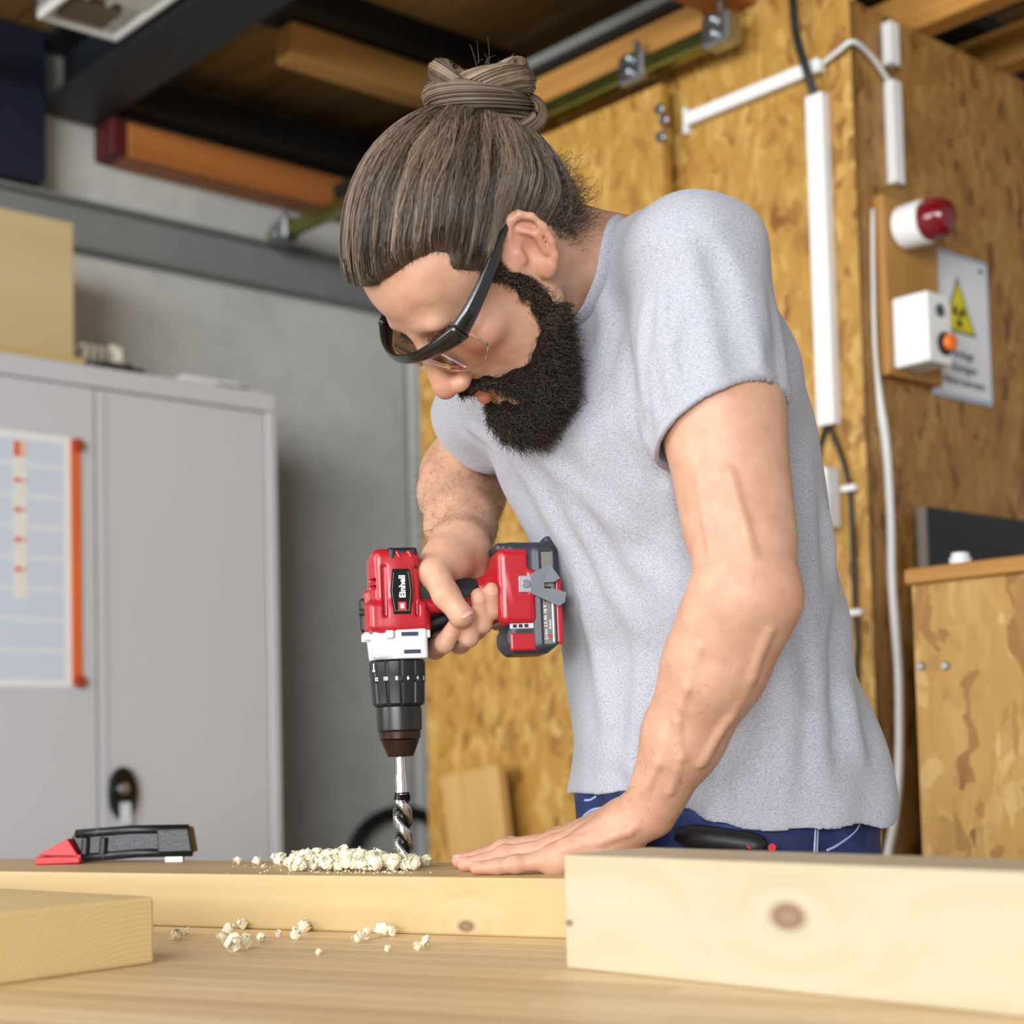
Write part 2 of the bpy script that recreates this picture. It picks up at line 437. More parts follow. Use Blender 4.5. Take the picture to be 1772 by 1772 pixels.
# header beams over the sliding door
tag(rbox('header_timber', UF-0.041, UF-0.003, 2.13, 2.84, 2.522, 2.585, M_joist_y), 'honey timber header beam above the sliding door rail', 'beam')
tag(rbox('grey_pipe', UF-0.055, UF-0.03, 2.13, 2.84, 2.605, 2.63, M_steel_grey), 'slim grey pipe above the timber header', 'pipe')
tag(rbox('black_batten', UF-0.06, UF-0.012, 2.13, 2.84, 2.586, 2.603, M_black_wood), 'thin black batten between timber header and grey pipe', 'beam')
e = atu(1285, 30, UF-0.1); eu, ev, ez = uv(e)
beam('timber_joist', 1.9, UF-0.002, 2.02, 2.12, 2.545, 2.66, M_orange, 'orange brown joist crossing above the upper end of the door rail')
for (x0, y0, lab) in ((1560, 12, 'timber roof joist above the cabin, nearer the corner post'), (1700, 62, 'timber roof joist above the cabin at the right picture edge')):
    c_ = atv(x0, y0, VF+0.05)
    uu, vv, zz = uv(c_)
    beam('cabin_joist', uu-0.03, uu+0.03, VF-0.75, 3.5, 2.478, 2.56, M_joist_y, lab)
rbox_dark = tag(rbox('cabin_roof_sheet', UF+0.02, 4.9, VF+0.02, 3.5, 2.565, 2.6, M_black_wood), 'black roof sheet lying over the cabin joists', 'panel')

# ------------------------------------------------------------------ sliding door rail with hangers
rail = root('sliding_door_rail', W(UF-0.06, 2.8, 2.47), 'yellow zinc sliding door rail with hanger brackets', 'rail', rot=ROOM_ROT)
rbox('rail_profile', UF-0.085, UF-0.050, 2.035, 3.66, 2.462, 2.497, M_zinc_y, rail, 0.004, 2)
for vv in (2.06, 2.29, 3.60):
    hg = rbox('hanger', UF-0.092, UF-0.043, vv-0.035, vv+0.035, 2.452, 2.515, M_zinc, rail, 0.006)
    for dz in (2.472, 2.500):
        p = W(UF-0.092, vv, dz)
        cyl('bolt', p, p - D1*0.012, 0.009, M_zinc, hg, 8)
    p = W(UF-0.066, vv, 2.515)
    cyl('threaded_rod', p, p + np.array([0, 0, 0.03]), 0.007, M_zinc, hg, 8)
# ------------------------------------------------------------------ cable ducts and cables
def duct(name, u0, u1, v0, v1, z0, z1, label):
    r_ = root(name, W((u0+u1)/2, (v0+v1)/2, z0), label, 'cable duct', rot=ROOM_ROT)
    rbox('base', u0, u1, v0, v1, z0, z1, M_white_pl, r_, 0.001)
    if abs(v1-v0) > abs(u1-u0) and z1-z0 < 0.1:
        rbox('lid', u0-0.004, u0, v0, v1, z0-0.002, z1+0.002, M_white_pl, r_, 0.001)
    elif abs(u1-u0) < abs(v1-v0) + 0.02 and u1 <= UF+0.001:
        rbox('lid', u0-0.004, u0, v0-0.002, v1+0.002, z0, z1, M_white_pl, r_, 0.001)
    else:
        rbox('lid', u0-0.002, u1+0.002, v0-0.004, v0, z0, z1, M_white_pl, r_, 0.001)
    return r_
duct('cable_duct', UF-0.022, UF-0.0005, 1.878-0.022, 1.878+0.014, 1.673, 2.307, 'tall white cable duct on the strand board behind the shoulder')
# sloping run: horizontal in the room
duct('cable_duct', UF-0.018, UF-0.0005, 1.862, 2.20, 2.352, 2.374, 'horizontal white cable duct under the ceiling, ending at the door leaf')
duct('cable_duct', 2.588, 2.613, VF-0.018, VF-0.0005, 2.372, 2.455, 'short white cable duct at the top beside the cabin corner')
duct('cable_duct', 2.588, 2.613, VF-0.018, VF-0.0005, 2.140, 2.340, 'white cable duct piece above the red warning beacon')
ej = tag(rbox('duct_end_cap', UF-0.02, UF-0.0005, 2.203, 2.214, 2.335, 2.39, M_white_pl), 'white end cap where the horizontal duct meets the door', 'cap')
# white cable bridging from horizontal duct over the corner
pth = catmull([W(UF-0.01, 1.862, 2.366), W(UF-0.015, 1.82, 2.375), W(UF-0.008, VF-0.012, 2.385), W(2.53, VF-0.012, 2.375), W(2.575, VF-0.01, 2.352), W(2.597, VF-0.008, 2.335)], 8)
tag(tube('white_cable', pth, 0.005, M_offwhite, n=8), 'thin white cable arching round the cabin corner between two ducts', 'cable')
# twin black cables entering the tall duct from above
bc = root('black_cable', W(UF-0.02, 1.88, 2.30), 'black twin cable dropping from the ceiling into the tall duct', 'cable')
for dv in (0.0, 0.008):
    a0 = W(UF-0.012, 1.872+dv, 2.29); a1 = atu(1400, 125, UF-0.03); a2 = atu(1381, 60, UF-0.035); a3 = atu(1376, 20, UF-0.035) + np.array([0, 0, 0.02])
    tube('cable_strand', catmull([a0, a1 + D2*dv, a2 + D2*dv, a3 + D2*dv, a3+np.array([0.0, 0.02, 0.2]) + D2*dv], 6), 0.005, M_black_rub, bc, 8)
# black cables leaving the duct at the bottom
pc = [atu(1435, 738, UF-0.012), atu(1453, 780, UF-0.008), atu(1470, 845, UF-0.008), atu(1476, 950, UF-0.008), atu(1480, 1060, UF-0.008), atu(1484, 1110, UF-0.008), atu(1482, 1180, UF-0.008), atu(1480, 1500, UF-0.008)]
bcr = root('black_cable', pc[2], 'black cable clipped down the strand board beside the grey shirt', 'cable')
tube('cable_strand', catmull(pc, 6), 0.005, M_black_rub, bcr, 8)
for i in (2, 4):
    uu, vv, zz = uv(pc[i])
    rbox('cable_clip', UF-0.016, UF-0.0005, vv-0.016, vv+0.016, zz-0.006, zz+0.006, M_white_pl, bcr, 0.002)
pc2 = [atu(1429, 738, UF-0.012), atu(1420, 770, UF-0.008), atu(1412, 810, UF-0.008), atu(1408, 830, UF-0.014)]
tag(tube('black_cable', catmull(pc2, 6), 0.005, M_black_rub, n=8), 'short black cable from the duct into the white switch box', 'cable')
sw = root('switch_box', W(UF-0.02, 1.905, 1.47), 'white switch box half hidden behind the shirt back', 'switch box', rot=ROOM_ROT)
rbox('housing', UF-0.045, UF-0.0005, 1.862, 1.945, 1.478, 1.592, M_white_pl, sw, 0.006, 2)
rbox('rocker', UF-0.052, UF-0.044, 1.882, 1.925, 1.505, 1.565, M_white_pl, sw, 0.003, 2)
# thick white cable on the right face
pw = [atv(1510, 362, VF-0.005), atv(1511, 480, VF-0.006), atv(1514, 600, VF-0.006), atv(1523, 695, VF-0.008), atv(1534, 780, VF-0.008), atv(1541, 900, VF-0.008), atv(1543, 1000, VF-0.01), atv(1549, 1080, VF-0.02), atv(1556, 1180, VF-0.03), atv(1556, 1330, VF-0.04), atv(1548, 1420, VF-0.05), atv(1536, 1490, VF-0.06), atv(1530, 1600, VF-0.06)]
rad = np.interp(np.linspace(0, 1, 12*6+1), [0, 0.2, 0.28, 0.36, 1], [0.004, 0.004, 0.009, 0.008, 0.008])
tag(tube('white_cable', catmull(pw, 6), rad, M_offwhite, n=8), 'thick white cable hanging down beside the cabin corner', 'cable')

# ------------------------------------------------------------------ warning beacon, control box, sign
mb = root('mounting_board', W(2.62, VF-0.012, 1.76), 'honey plywood mounting board carrying beacon and control box', 'board', rot=ROOM_ROT)
rbox('plywood', 2.537, 2.712, VF-0.024, VF-0.0005, 1.762, 2.105, m_wood('mount_plywood', '#b98a45', '#94642b', 1.0, 16, 0.55, along=2), mb, 0.002)
bu, bv, bz = 2.593, VF-0.026, 2.048
Mb = frame(W(bu, bv, bz), D1, np.array([0, 0, 1]), -D2)
bea = root('warning_beacon', W(bu, bv, bz), 'white warning beacon with dark red dome on the plywood', 'beacon')
lathe('housing', [(0.036, 0), (0.0415, 0.004), (0.0425, 0.05), (0.0405, 0.056)], M_white_pl, Mb, bea, 32)
tr = NT('red_beacon_dome'); tr.p(Base_Color=lin('#7a0a1c'), Roughness=0.12); tr.p(**{'Coat Weight': 0.6, 'Transmission Weight': 0.15})
dome = lathe('dome', [(0.037, 0.056), (0.0375, 0.06), (0.0365, 0.078), (0.034, 0.094), (0.028, 0.103), (0.016, 0.107), (0.002, 0.1075)], tr.m, Mb, bea, 32)
for j in range(4):
    aa = j*math.pi/2 + 0.4
    q = Mb @ Vector((0.0375*math.cos(aa), 0.0375*math.sin(aa), 0.06)); q2 = Mb @ Vector((0.034*math.cos(aa), 0.034*math.sin(aa), 0.095))
    cyl('rib', np.array(q), np.array(q2), 0.003, tr.m, dome, 8)
cb = root('control_box', W(2.59, VF-0.05, 1.774), 'white control box with orange push button below the beacon', 'control box', rot=ROOM_ROT)
cu0, cu1, cz0, cz1 = 2.552, 2.628, 1.774, 1.906
rbox('housing', cu0, cu1, VF-0.090, VF-0.0245, cz0, cz1, M_white_pl, cb, 0.004, 2)
rbox('cover', cu0, cu1, VF-0.102, VF-0.0905, cz0, cz1, M_white_pl, cb, 0.004, 2)
M_btn_o = m_plain('orange_button', '#e8741e', 0.35, var=0.03)
p = W(2.600, VF-0.102, 1.812)
bt = cyl('button_collar', p, p - D2*0.008, 0.022, M_black_rub, cb, 20)
lathe('button', [(0.014, 0), (0.016, 0.003), (0.015, 0.012), (0.009, 0.015)], M_btn_o, frame(p - D2*0.008, D1, np.array([0, 0, 1]), -D2), bt, 20)
p = W(2.590, VF-0.102, 1.873)
lathe('indicator', [(0.012, 0), (0.0125, 0.003), (0.008, 0.006)], m_plain('dark_indicator', '#3a4650', 0.3), frame(p, D1, np.array([0, 0, 1]), -D2), cb, 16)
# A4 radiation warning sign in a clear sleeve
M_paper = m_plain('white_paper', '#dcdde2', 0.5, var=0.01)
M_sleeve = m_plain('grey_sleeve_edge', '#aab4c0', 0.3, var=0.02)
M_yel = m_plain('warning_yellow', '#d8c81e', 0.5, var=0.02)
M_ink = m_plain('black_ink', '#17181a', 0.6, var=0.02)
M_ink_g = m_plain('grey_ink', '#3f4650', 0.6, var=0.02)
su, sz = 2.812, 1.898
sg = root('warning_sign', W(su, VF-0.004, 1.75), 'white paper sign with yellow radiation triangle and three lines of text', 'sign')
Ms = frame(W(su, VF-0.001, sz), D1, np.array([0, 0, 1]), -D2)
box('sleeve', (-0.105, -0.1485, 0), (0.105, 0.1485, 0.003), M_sleeve, Ms, sg, 0.001)
box('paper', (-0.099, -0.138, 0.003), (0.099, 0.138, 0.0036), M_paper, Ms, sg, 0.0)
def flat_poly(name, pts, z, h, mat, parent):
    return prism(name, pts, h, mat, Ms @ Matrix.Translation((0, 0, z)), parent)
flat_poly('triangle_border', [(-0.066, -0.014), (0.052, -0.014), (-0.007, 0.101)], 0.0036, 0.0006, M_ink, sg)
flat_poly('triangle', [(-0.0585, -0.0095), (0.0445, -0.0095), (-0.007, 0.0905)], 0.0042, 0.0005, M_yel, sg)
for a0 in (90, 210, 330):
    a0 += 180
    pts = [(-0.007+0.006*math.cos(math.radians(a0+t)), 0.022+0.006*math.sin(math.radians(a0+t))) for t in (30, 0, -30)] + [(-0.007+0.024*math.cos(math.radians(a0+t)), 0.022+0.024*math.sin(math.radians(a0+t))) for t in (-30, -15, 0, 15, 30)]
    flat_poly('trefoil_blade', pts[::-1], 0.0047, 0.0004, M_ink, sg)
flat_poly('trefoil_hub', [(-0.007+0.0045*math.cos(t*math.pi/6), 0.022+0.0045*math.sin(t*math.pi/6)) for t in range(12)], 0.0047, 0.0004, M_ink, sg)
for (tx, yy, ss) in (('Anlage', -0.056, 0.027), ('Röntgen', -0.084, 0.027), ('Nicht betreten', -0.112, 0.024)):
    text_obj('lettering', tx, ss, M_ink_g, Ms @ Matrix.Translation((0.004, yy, 0.0040)), sg, 0.0002, bold=0.0004)
flat_poly('corner_mark', [(0.07, 0.122), (0.088, 0.122), (0.088, 0.130), (0.07, 0.130)], 0.0036, 0.0004, M_ink_g, sg)

# ------------------------------------------------------------------ black board, strand-board unit
M_blackboard = m_plain('black_laminate', '#1b1c22', 0.45, var=0.15, scale=4)
bb = root('laminate_sheet', W(2.9, VF-0.02, 0), 'tall black laminated sheet leaning flat on the cabin wall', 'sheet', rot=ROOM_ROT)
rbox('sheet', 2.601, 3.5, VF-0.05, VF-0.030, 0, 1.515, M_blackboard, bb, 0.001)
rbox('pale_edge', 2.596, 2.601, VF-0.05, VF-0.030, 0, 1.515, m_plain('panel_edge', '#6d6258', 0.6), bb, 0.0)
# unit: face along v, in front of the panel
FU = 2.12
pl = atu(1578, 1030, FU); _, vL, _ = uv(pl)
pt = atu(1578, 1012, FU); _, _, zT = uv(pt)
cu_ = root('strand_board_unit', W(FU+0.3, vL-0.4, 0), 'coarse strand board cupboard with timber top rail at the right edge', 'cupboard', rot=ROOM_ROT)
face = rbox('front_panel', FU, FU+0.02, vL-0.85, vL, 0, zT, M_osb_c, cu_, 0.001)
rbox('side_panel', FU+0.02, FU+0.62, vL-0.022, vL-0.001, 0, zT, M_osb_c, cu_, 0.001)
rbox('side_panel', FU+0.02, FU+0.62, vL-0.85, vL-0.83, 0, zT, M_osb_c, cu_, 0.001)
topb = rbox('top_rail', FU-0.012, FU+0.64, vL-0.87, vL+0.006, zT, zT+0.024, M_joist_y, cu_, 0.003)
for (x, y) in ((1595, 1153), (1637, 1152)):
    p = atu(x, y, FU)
    cyl('bolt', p, p - D1*0.006, 0.0065, M_zinc, face, 10)
p = atu(1662, 978, FU+0.03); pu, pv, pz = uv(p)
capo = root('white_stopper', W(pu, pv, zT+0.024), 'small white plastic stopper standing on the cupboard top rail', 'stopper')
lathe('cap_body', [(0.016, 0), (0.0165, 0.012), (0.014, 0.013)], M_white_pl, Matrix.Translation(Vector(W(pu, pv, zT+0.024))), capo, 20)
lathe('cap_rim', [(0.013, 0), (0.0135, 0.006), (0.011, 0.007)], M_white_pl, Matrix.Translation(Vector(W(pu, pv, zT+0.037))), capo, 20)
# board leaning on the sliding door
lb0, lb1 = atu(955, 1312, UF-0.085), atu(930, 1470, UF-0.12)
l0u, l0v, l0z = uv(lb0)
Ml = Matrix.Translation(Vector(W(UF-0.10, l0v+0.0, 0.0))) @ ROOM_ROT @ Matrix.Rotation(math.radians(-1.0), 4, 'Y') @ Matrix.Rotation(math.radians(-7), 4, 'X')
tag(box('leaning_board', (-0.014, 0.0, 0.0), (0.014, 0.20, 1.03), m_wood('leaning_wood', '#cfa766', '#b58a4a', 1, 18, 0.55, along=2), Ml @ Matrix.Translation((0, -0.0, 0.03)), None, 0.003), 'short pale board leaning against the sliding door', 'board')
# black hose on the concrete wall
hc = atv(695, 1470, VW-0.05)
hu, hv, hz = uv(hc)
pth = [W(hu + 0.17*math.cos(t), VW-0.05, hz - 0.02 + 0.125*math.sin(t)) for t in np.linspace(math.pi*1.12, -0.62*math.pi, 40)]
tag(tube('black_hose', pth, 0.019, M_black_rub, n=12, up=tuple(D2)), 'thick black hose coiled in front of the concrete wall', 'hose')
# ------------------------------------------------------------------ steel cabinet
CV, CU0, CU1, CT = 3.267, 1.213, 2.164, 1.95
cab = root('steel_cabinet', W((CU0+CU1)/2, CV+0.21, 0), 'tall light grey steel cabinet with two doors by the concrete wall', 'cabinet', rot=ROOM_ROT)
rbox('carcass', CU0, CU1, CV+0.018, CV+0.43, 0, CT-0.01, M_cab, cab, 0.003)
rbox('top_rim', CU0, CU1, CV, CV+0.018, CT-0.047, CT, M_cab, cab, 0.003)
rbox('top_plate', CU0, CU1, CV+0.018, CV+0.43, CT-0.0095, CT, M_cab, cab, 0.002)
rbox('edge_post', CU1-0.028, CU1, CV, CV+0.0175, 0.0, CT-0.048, M_cab, cab, 0.003)
rbox('edge_post', CU0, CU0+0.028, CV, CV+0.0175, 0.0, CT-0.048, M_cab, cab, 0.003)
SEAM = 1.692
dl = rbox('door', CU0+0.03, SEAM-0.002, CV-0.002, CV+0.017, 0.06, CT-0.05, M_cab, cab, 0.004)
dr = rbox('door', SEAM+0.002, CU1-0.030, CV+0.002, CV+0.017, 0.06, CT-0.05, M_cab, cab, 0.004)
rbox('closing_strip', SEAM+0.001, SEAM+0.022, CV-0.001, CV+0.0019, 0.07, CT-0.06, M_cab, dr, 0.001)
# oval lock with key
lc = atv(210, 1374, CV); lu, lv, lz = uv(lc)
Ml = frame(W(lu, CV+0.0019, lz), D1, np.array([0, 0, 1]), -D2)
ov = [(0.0345*math.cos(t)*(1.0 if math.sin(t) > 0 else 1.0-0.12*abs(math.sin(t))), 0.060*math.sin(t)) for t in np.linspace(0, 2*math.pi, 28, endpoint=False)]
lk = prism('lock_plate', ov, 0.016, m_plain('gloss_black_plastic', '#0d0d0e', 0.25), Ml, dr, 0.004, 2)
lk['label'] = 'black oval lock plate with key'
lathe('lock_cylinder', [(0.012, 0), (0.013, 0.012), (0.010, 0.014)], M_zinc, Ml @ Matrix.Translation((-0.006, 0.012, 0.015)), lk, 20)
box('key', (-0.011, -0.066, 0.018), (0.011, -0.018, 0.021), m_plain('key_nickel', '#d2d6da', 0.4, 0.2), Ml, lk, 0.004, 2)
# planner chart with orange bar
M_chart = NT('planner_print')
_co = M_chart.obj()
_sx = M_chart.n('ShaderNodeSeparateXYZ', {'Vector': _co})
def _band(t, s, period, width):
    f = t.math('FRACT', t.math('DIVIDE', s, period)); return t.math('LESS_THAN', f, width)
_rows = _band(M_chart, _sx.outputs[1], 0.066, 0.10)
_grid = M_chart.math('MAXIMUM', _band(M_chart, _sx.outputs[0], 0.0055, 0.2), _band(M_chart, _sx.outputs[1], 0.0075, 0.2))
_c = M_chart.mix(M_chart.math('MULTIPLY', _grid, 0.35), lin('#c6d0de'), lin('#aebbd0'))
_c = M_chart.mix(_rows, _c, lin('#dcdcd8'))
M_chart.p(Base_Color=_c, Roughness=0.35); M_chart = M_chart.m
M_or = m_plain('orange_plastic', '#d2622c', 0.4, var=0.06)
M_or_d = m_plain('dark_orange_magnet', '#9c3a1e', 0.35, var=0.05)
ch = root('planner_chart', W(1.55, CV-0.004, 1.23), 'pale blue planner chart with orange bar on the cabinet door', 'chart')
cu0, cu1, cz0, cz1 = CU0+0.055, 1.640, 1.240, 1.783
Mc = frame(W((cu0+cu1)/2, CV-0.0022, (cz0+cz1)/2), D1, np.array([0, 0, 1]), -D2)
hw, hh = (cu1-cu0)/2, (cz1-cz0)/2
box('sheet', (-hw, -hh, 0), (hw-0.012, hh, 0.0012), m_plain('chart_margin', '#dfe0e0', 0.4, var=0.01), Mc, ch, 0.0)
box('printed_area', (-hw+0.008, -hh+0.014, 0.0012), (hw-0.030, hh-0.016, 0.0018), M_chart, Mc, ch, 0.0)
xx = uv(atv(32, 780, CV))[0] - (cu0+cu1)/2
box('label_strip', (xx-0.014, -0.087, 0.0018), (xx+0.016, hh-0.02, 0.0022), m_plain('strip_cream', '#dcdad2', 0.4, var=0.04, scale=60), Mc, ch, 0.0)
box('month_tag', (xx-0.013, 0.217, 0.0022), (xx+0.0, 0.25, 0.0034), M_or, Mc, ch, 0.0)
box('month_tag', (xx+0.002, 0.217, 0.0022), (xx+0.014, 0.25, 0.0030), m_plain('pale_orange', '#e0b49a', 0.5, var=0.15, scale=120), Mc, ch, 0.0)
for j in range(4):
    zc = uv(atv(32, 831 + j*51.5, CV))[2] - (cz0+cz1)/2
    tagm = box('day_marker', (xx-0.012, zc-0.005, 0.0022), (xx-0.001, zc+0.005, 0.0034), M_or, Mc, ch, 0.0)
    box('day_pointer', (xx-0.001, zc-0.002, 0.0022), (xx+0.014, zc+0.002, 0.003), M_or, Mc, ch, 0.0)
bar = box('orange_bar', (hw-0.012, -hh+0.004, 0.0), (hw+0.012, hh-0.004, 0.004), M_or, Mc, ch, 0.001)
for yy in (-hh+0.012, hh-0.016):
    lathe('round_magnet', [(0.013, 0), (0.0145, 0.003), (0.0135, 0.009), (0.010, 0.0105)], M_or_d, Mc @ Matrix.Translation((hw+0.003, yy, 0.004)), bar, 20)

# ------------------------------------------------------------------ things on top of the cabinet
M_ply = m_wood('pale_plywood', '#d3be94', '#bfa676', 1.0, 6, 0.55, along=0, contrast=0.7)
bx0 = atv(128, 500, CV+0.10); bu1 = uv(bx0)[0]
bz1 = uv(atv(128, 392, CV+0.10))[2]
cr = root('plywood_crate', W(bu1-0.2, CV+0.25, CT), 'pale plywood crate standing on the left of the cabinet top', 'crate', rot=ROOM_ROT)
rbox('front_board', bu1-0.44, bu1, CV+0.10, CV+0.112, CT+0.032, bz1, M_ply, cr, 0.002)
rbox('side_board', bu1-0.012, bu1, CV+0.1125, CV+0.36, CT+0.032, bz1, M_ply, cr, 0.002)
rbox('side_board', bu1-0.44, bu1-0.428, CV+0.1125, CV+0.36, CT+0.032, bz1, M_ply, cr, 0.002)
rbox('back_board', bu1-0.44, bu1, CV+0.361, CV+0.372, CT+0.032, bz1, M_ply, cr, 0.002)
rbox('lid', bu1-0.44, bu1, CV+0.1, CV+0.372, bz1, bz1+0.008, M_ply, cr, 0.002)
rbox('base_board', bu1-0.46, bu1+0.010, CV+0.065, CV+0.39, CT+0.0005, CT+0.031, m_wood('base_timber', '#cdb277', '#b3965a', 1, 14, 0.6, along=0), cr, 0.003)
# dark cloth heap with a pale reel of cord on it
pc_ = atv(185, 640, CV+0.06); cu_c = uv(pc_)[0]
bm = bmesh.new()
bmesh.ops.create_icosphere(bm, subdivisions=4, radius=1.0)
for v in bm.verts:
    x, y, z = v.co
    n_ = 0.10*math.sin(9*x+4*y)+0.08*math.sin(13*y-5*x+2*z)+0.06*math.sin(21*x+3)
    v.co = Vector((x*0.084*(1+0.3*n_), y*0.07*(1+0.3*n_), max(0, z)*0.028*(1+1.5*n_)))
tag(bm_obj('cloth_heap', bm, m_plain('black_cloth', '#0d0d10', 0.8), Matrix.Translation(Vector(W(cu_c+0.030, CV+0.085, CT))) @ ROOM_ROT, None, True), 'crumpled black cloth lying on the cabinet top', 'cloth')
rl_c = W(cu_c+0.03, CV+0.10, CT+0.055)
rl = root('cord_reel', W(cu_c+0.03, CV+0.1, CT+0.03), 'pale reel of cord lying on the black cloth', 'reel')
Mr = frame(rl_c, -D2, np.array([0, 0, 1]), D1)
lathe('flange', [(0.008, 0.0), (0.026, 0.001), (0.026, 0.018), (0.006, 0.019)], m_plain('cream_plastic', '#d8d4c0', 0.5), Mr, rl, 20)
for j in range(4):
    hlx = [W(cu_c-0.045+0.022*j+0.018*t/(2*math.pi)*1.0, CV+0.10 + 0.017*math.cos(t+j), CT+0.055 + 0.017*math.sin(t+j)) for t in np.linspace(0, 2*math.pi*2, 26)]
    tube('cord_winding', hlx, 0.004, m_plain('beige_cord', '#a59a8a', 0.7) if j == 0 else MATS['beige_cord'], rl, 6)
# flat tray of papers
pt_ = atv(345, 655, CV+0.08); tu = uv(pt_)[0]
tr_ = root('paper_stack', W(tu, CV+0.09, CT), 'low white stack of sheets with a dark spine on the cabinet top', 'paper stack', rot=ROOM_ROT)
for j in range(4):
    rbox('sheet', tu-0.095+0.010*j, tu+0.10-0.004*j, CV+0.03+0.004*j, CV+0.24, CT+0.0005+0.0058*j, CT+0.006+0.0058*j, M_paper, tr_, 0.001)
rbox('dark_spine', tu+0.012, tu+0.098, CV+0.018, CV+0.0295, CT+0.0005, CT+0.009, m_plain('dark_teal', '#31424a', 0.5), tr_, 0.002)

# ------------------------------------------------------------------ workbench
TZ = 0.90
M_stave = m_wood('beech_staves', '#e2c99f', '#d0ad7a', 1.0, 16, 0.42, along=0)
pR0, pR1 = atZ(265, 1603, TZ), atZ(975, 1625, TZ)      # lower front edge of the drilled board
bT = (pR1-pR0)/np.linalg.norm(pR1-pR0); bN = np.array([-bT[1], bT[0], 0])
MB_ = frame((pR0[0], pR0[1], 0), bT, bN, np.array([0, 0, 1.0]))       # bench axes: x along, y away from the viewer
bench = root('workbench', (pR0[0], pR0[1], 0), 'laminated beech workbench top on timber legs', 'workbench', rot=MB_.to_3x3().to_4x4())
BX0, BX1, BY0, BY1 = -0.80, 1.62, -0.85, 0.12
nst = 24; wst = (BY1-BY0)/nst
def bbox_(name, x0, x1, y0, y1, z0, z1, mat, parent, bevel=0.003):
    M = MB_ @ Matrix.Translation(((x0+x1)/2, (y0+y1)/2, z0))
    return box(name, (-(x1-x0)/2, -(y1-y0)/2, 0), ((x1-x0)/2, (y1-y0)/2, z1-z0), mat, M, parent, bevel)
top = root('bench_top', (pR0[0], pR0[1], TZ-0.04), rot=MB_.to_3x3().to_4x4())
WMt = WM[top]; top.parent = bench; top.matrix_basis = WM[bench].inverted() @ WMt
for i in range(nst):
    sp = [BX0] + [BX0 + (BX1-BX0)*(k+0.25+0.5*((i*0.618+k*0.37) % 1.0))/4 for k in range(1, 4)] + [BX1]
    for a, b in zip(sp[:-1], sp[1:]):
        bbox_('stave', a+0.0002, b-0.0002, BY0+i*wst+0.0002, BY0+(i+1)*wst-0.0002, TZ-0.04, TZ, M_stave, top, 0.0005)
for (a, b) in ((BX0+0.08, BY0+0.08), (BX1-0.16, BY0+0.08), (BX0+0.30, BY1-0.16), (BX1-0.16, BY1-0.16)):
    bbox_('leg', a, a+0.08, b, b+0.08, 0, TZ-0.0405, M_joist, bench, 0.004)
bbox_('apron', BX0+0.165, BX1-0.165, BY0+0.10, BY0+0.125, TZ-0.16, TZ-0.0405, M_joist, bench)
bbox_('apron', BX0+0.385, BX1-0.165, BY1-0.13, BY1-0.105, TZ-0.16, TZ-0.0405, M_joist, bench)

# ------------------------------------------------------------------ boards on the bench
PT = 0.955                                    # top of the drilled board
def board(name, p0, p1, width, z0, thick, mat, label, side=1, ext0=0.0, ext1=0.0, bevel=0.0025):
    """p0->p1: lower front edge on the bench; extends backwards by width"""
    p0 = np.array(p0[:2]); p1 = np.array(p1[:2]); d = p1-p0; L = np.linalg.norm(d); d /= L
    nrm = np.array([-d[1], d[0]])*side
    p0 = p0 - d*ext0; L = L + ext0 + ext1
    c = p0 + d*L/2 + nrm*width/2
    x = np.array([d[0], d[1], 0]); y = np.array([nrm[0], nrm[1], 0]); z = np.cross(x, y)
    if z[2] < 0: x = -x; z = -z
    M = frame((c[0], c[1], z0), x, y, z)
    o = box(name, (-L/2, -width/2, 0), (L/2, width/2, thick), mat, M, None, bevel, 2)
    return tag(o, label, 'board'), M
# drilled board: knot on its front face at (832, 1590)
def local_on(M, P): return M.inverted() @ Vector(P)
M_pine_a = None
d_ = (pR1-pR0); d_ /= np.linalg.norm(d_)
bd_probe_len = np.linalg.norm(pR1[:2]-pR0[:2])
L_rear = bd_probe_len + 0.42 + 0.045
t_k = (832-265)/(975-265)
kx = -L_rear/2 + 0.42 + bd_probe_len*t_k*0.985
W_rear = 0.190
M_pine_a = m_wood('pine_drilled', '#cfba90', '#a98752', 1.0, 24, 0.5, along=0, knots=((kx, -W_rear/2, 0.009, 0.0075),), randomise=False, contrast=0.9, warm='#c8ac77')
rear, MR = board('drilled_board', pR0, pR1, W_rear, TZ, PT-TZ, M_pine_a, 'long pine board being drilled, clamped on the bench', 1, 0.42, 0.045)
# right foreground board
pF0, pF1 = atZ(979, 1676, TZ), atZ(1772, 1763, TZ)
zt = atY(979, 1478, pF0[1])[2]
Lf = np.linalg.norm((pF1-pF0)[:2]) + 0.55
dd = (pF1-pF0)/np.linalg.norm(pF1-pF0)
pk = None
nrm3 = np.array([-dd[1], dd[0], 0])
v_ = ray(1363, 1586); tt_ = ((pF0-_C) @ nrm3)/(v_ @ nrm3); pk = _C + v_*tt_
kx2 = np.dot((pk-pF0)[:2], dd[:2]) - Lf/2
v_ = ray(985, 1597); tt_ = ((pF0-_C) @ nrm3)/(v_ @ nrm3); pk2 = _C + v_*tt_
kx3 = np.dot((pk2-pF0)[:2], dd[:2]) - Lf/2
M_pine_b = m_wood('pine_foreground', '#c9c0ab', '#a5936a', 1.0, 20, 0.5, along=0,
                  knots=((kx2, -0.05, float(pk[2]-TZ), 0.0135), (kx3, -0.05, float(pk2[2]-TZ), 0.0035)), randomise=False, contrast=0.8, warm='#c4b696')
front, MFB = board('foreground_board', pF0, pF1, 0.10, TZ, float(zt-TZ), M_pine_b, 'thick pale pine board with a brown knot, in the right foreground', 1, 0.0, 0.55)
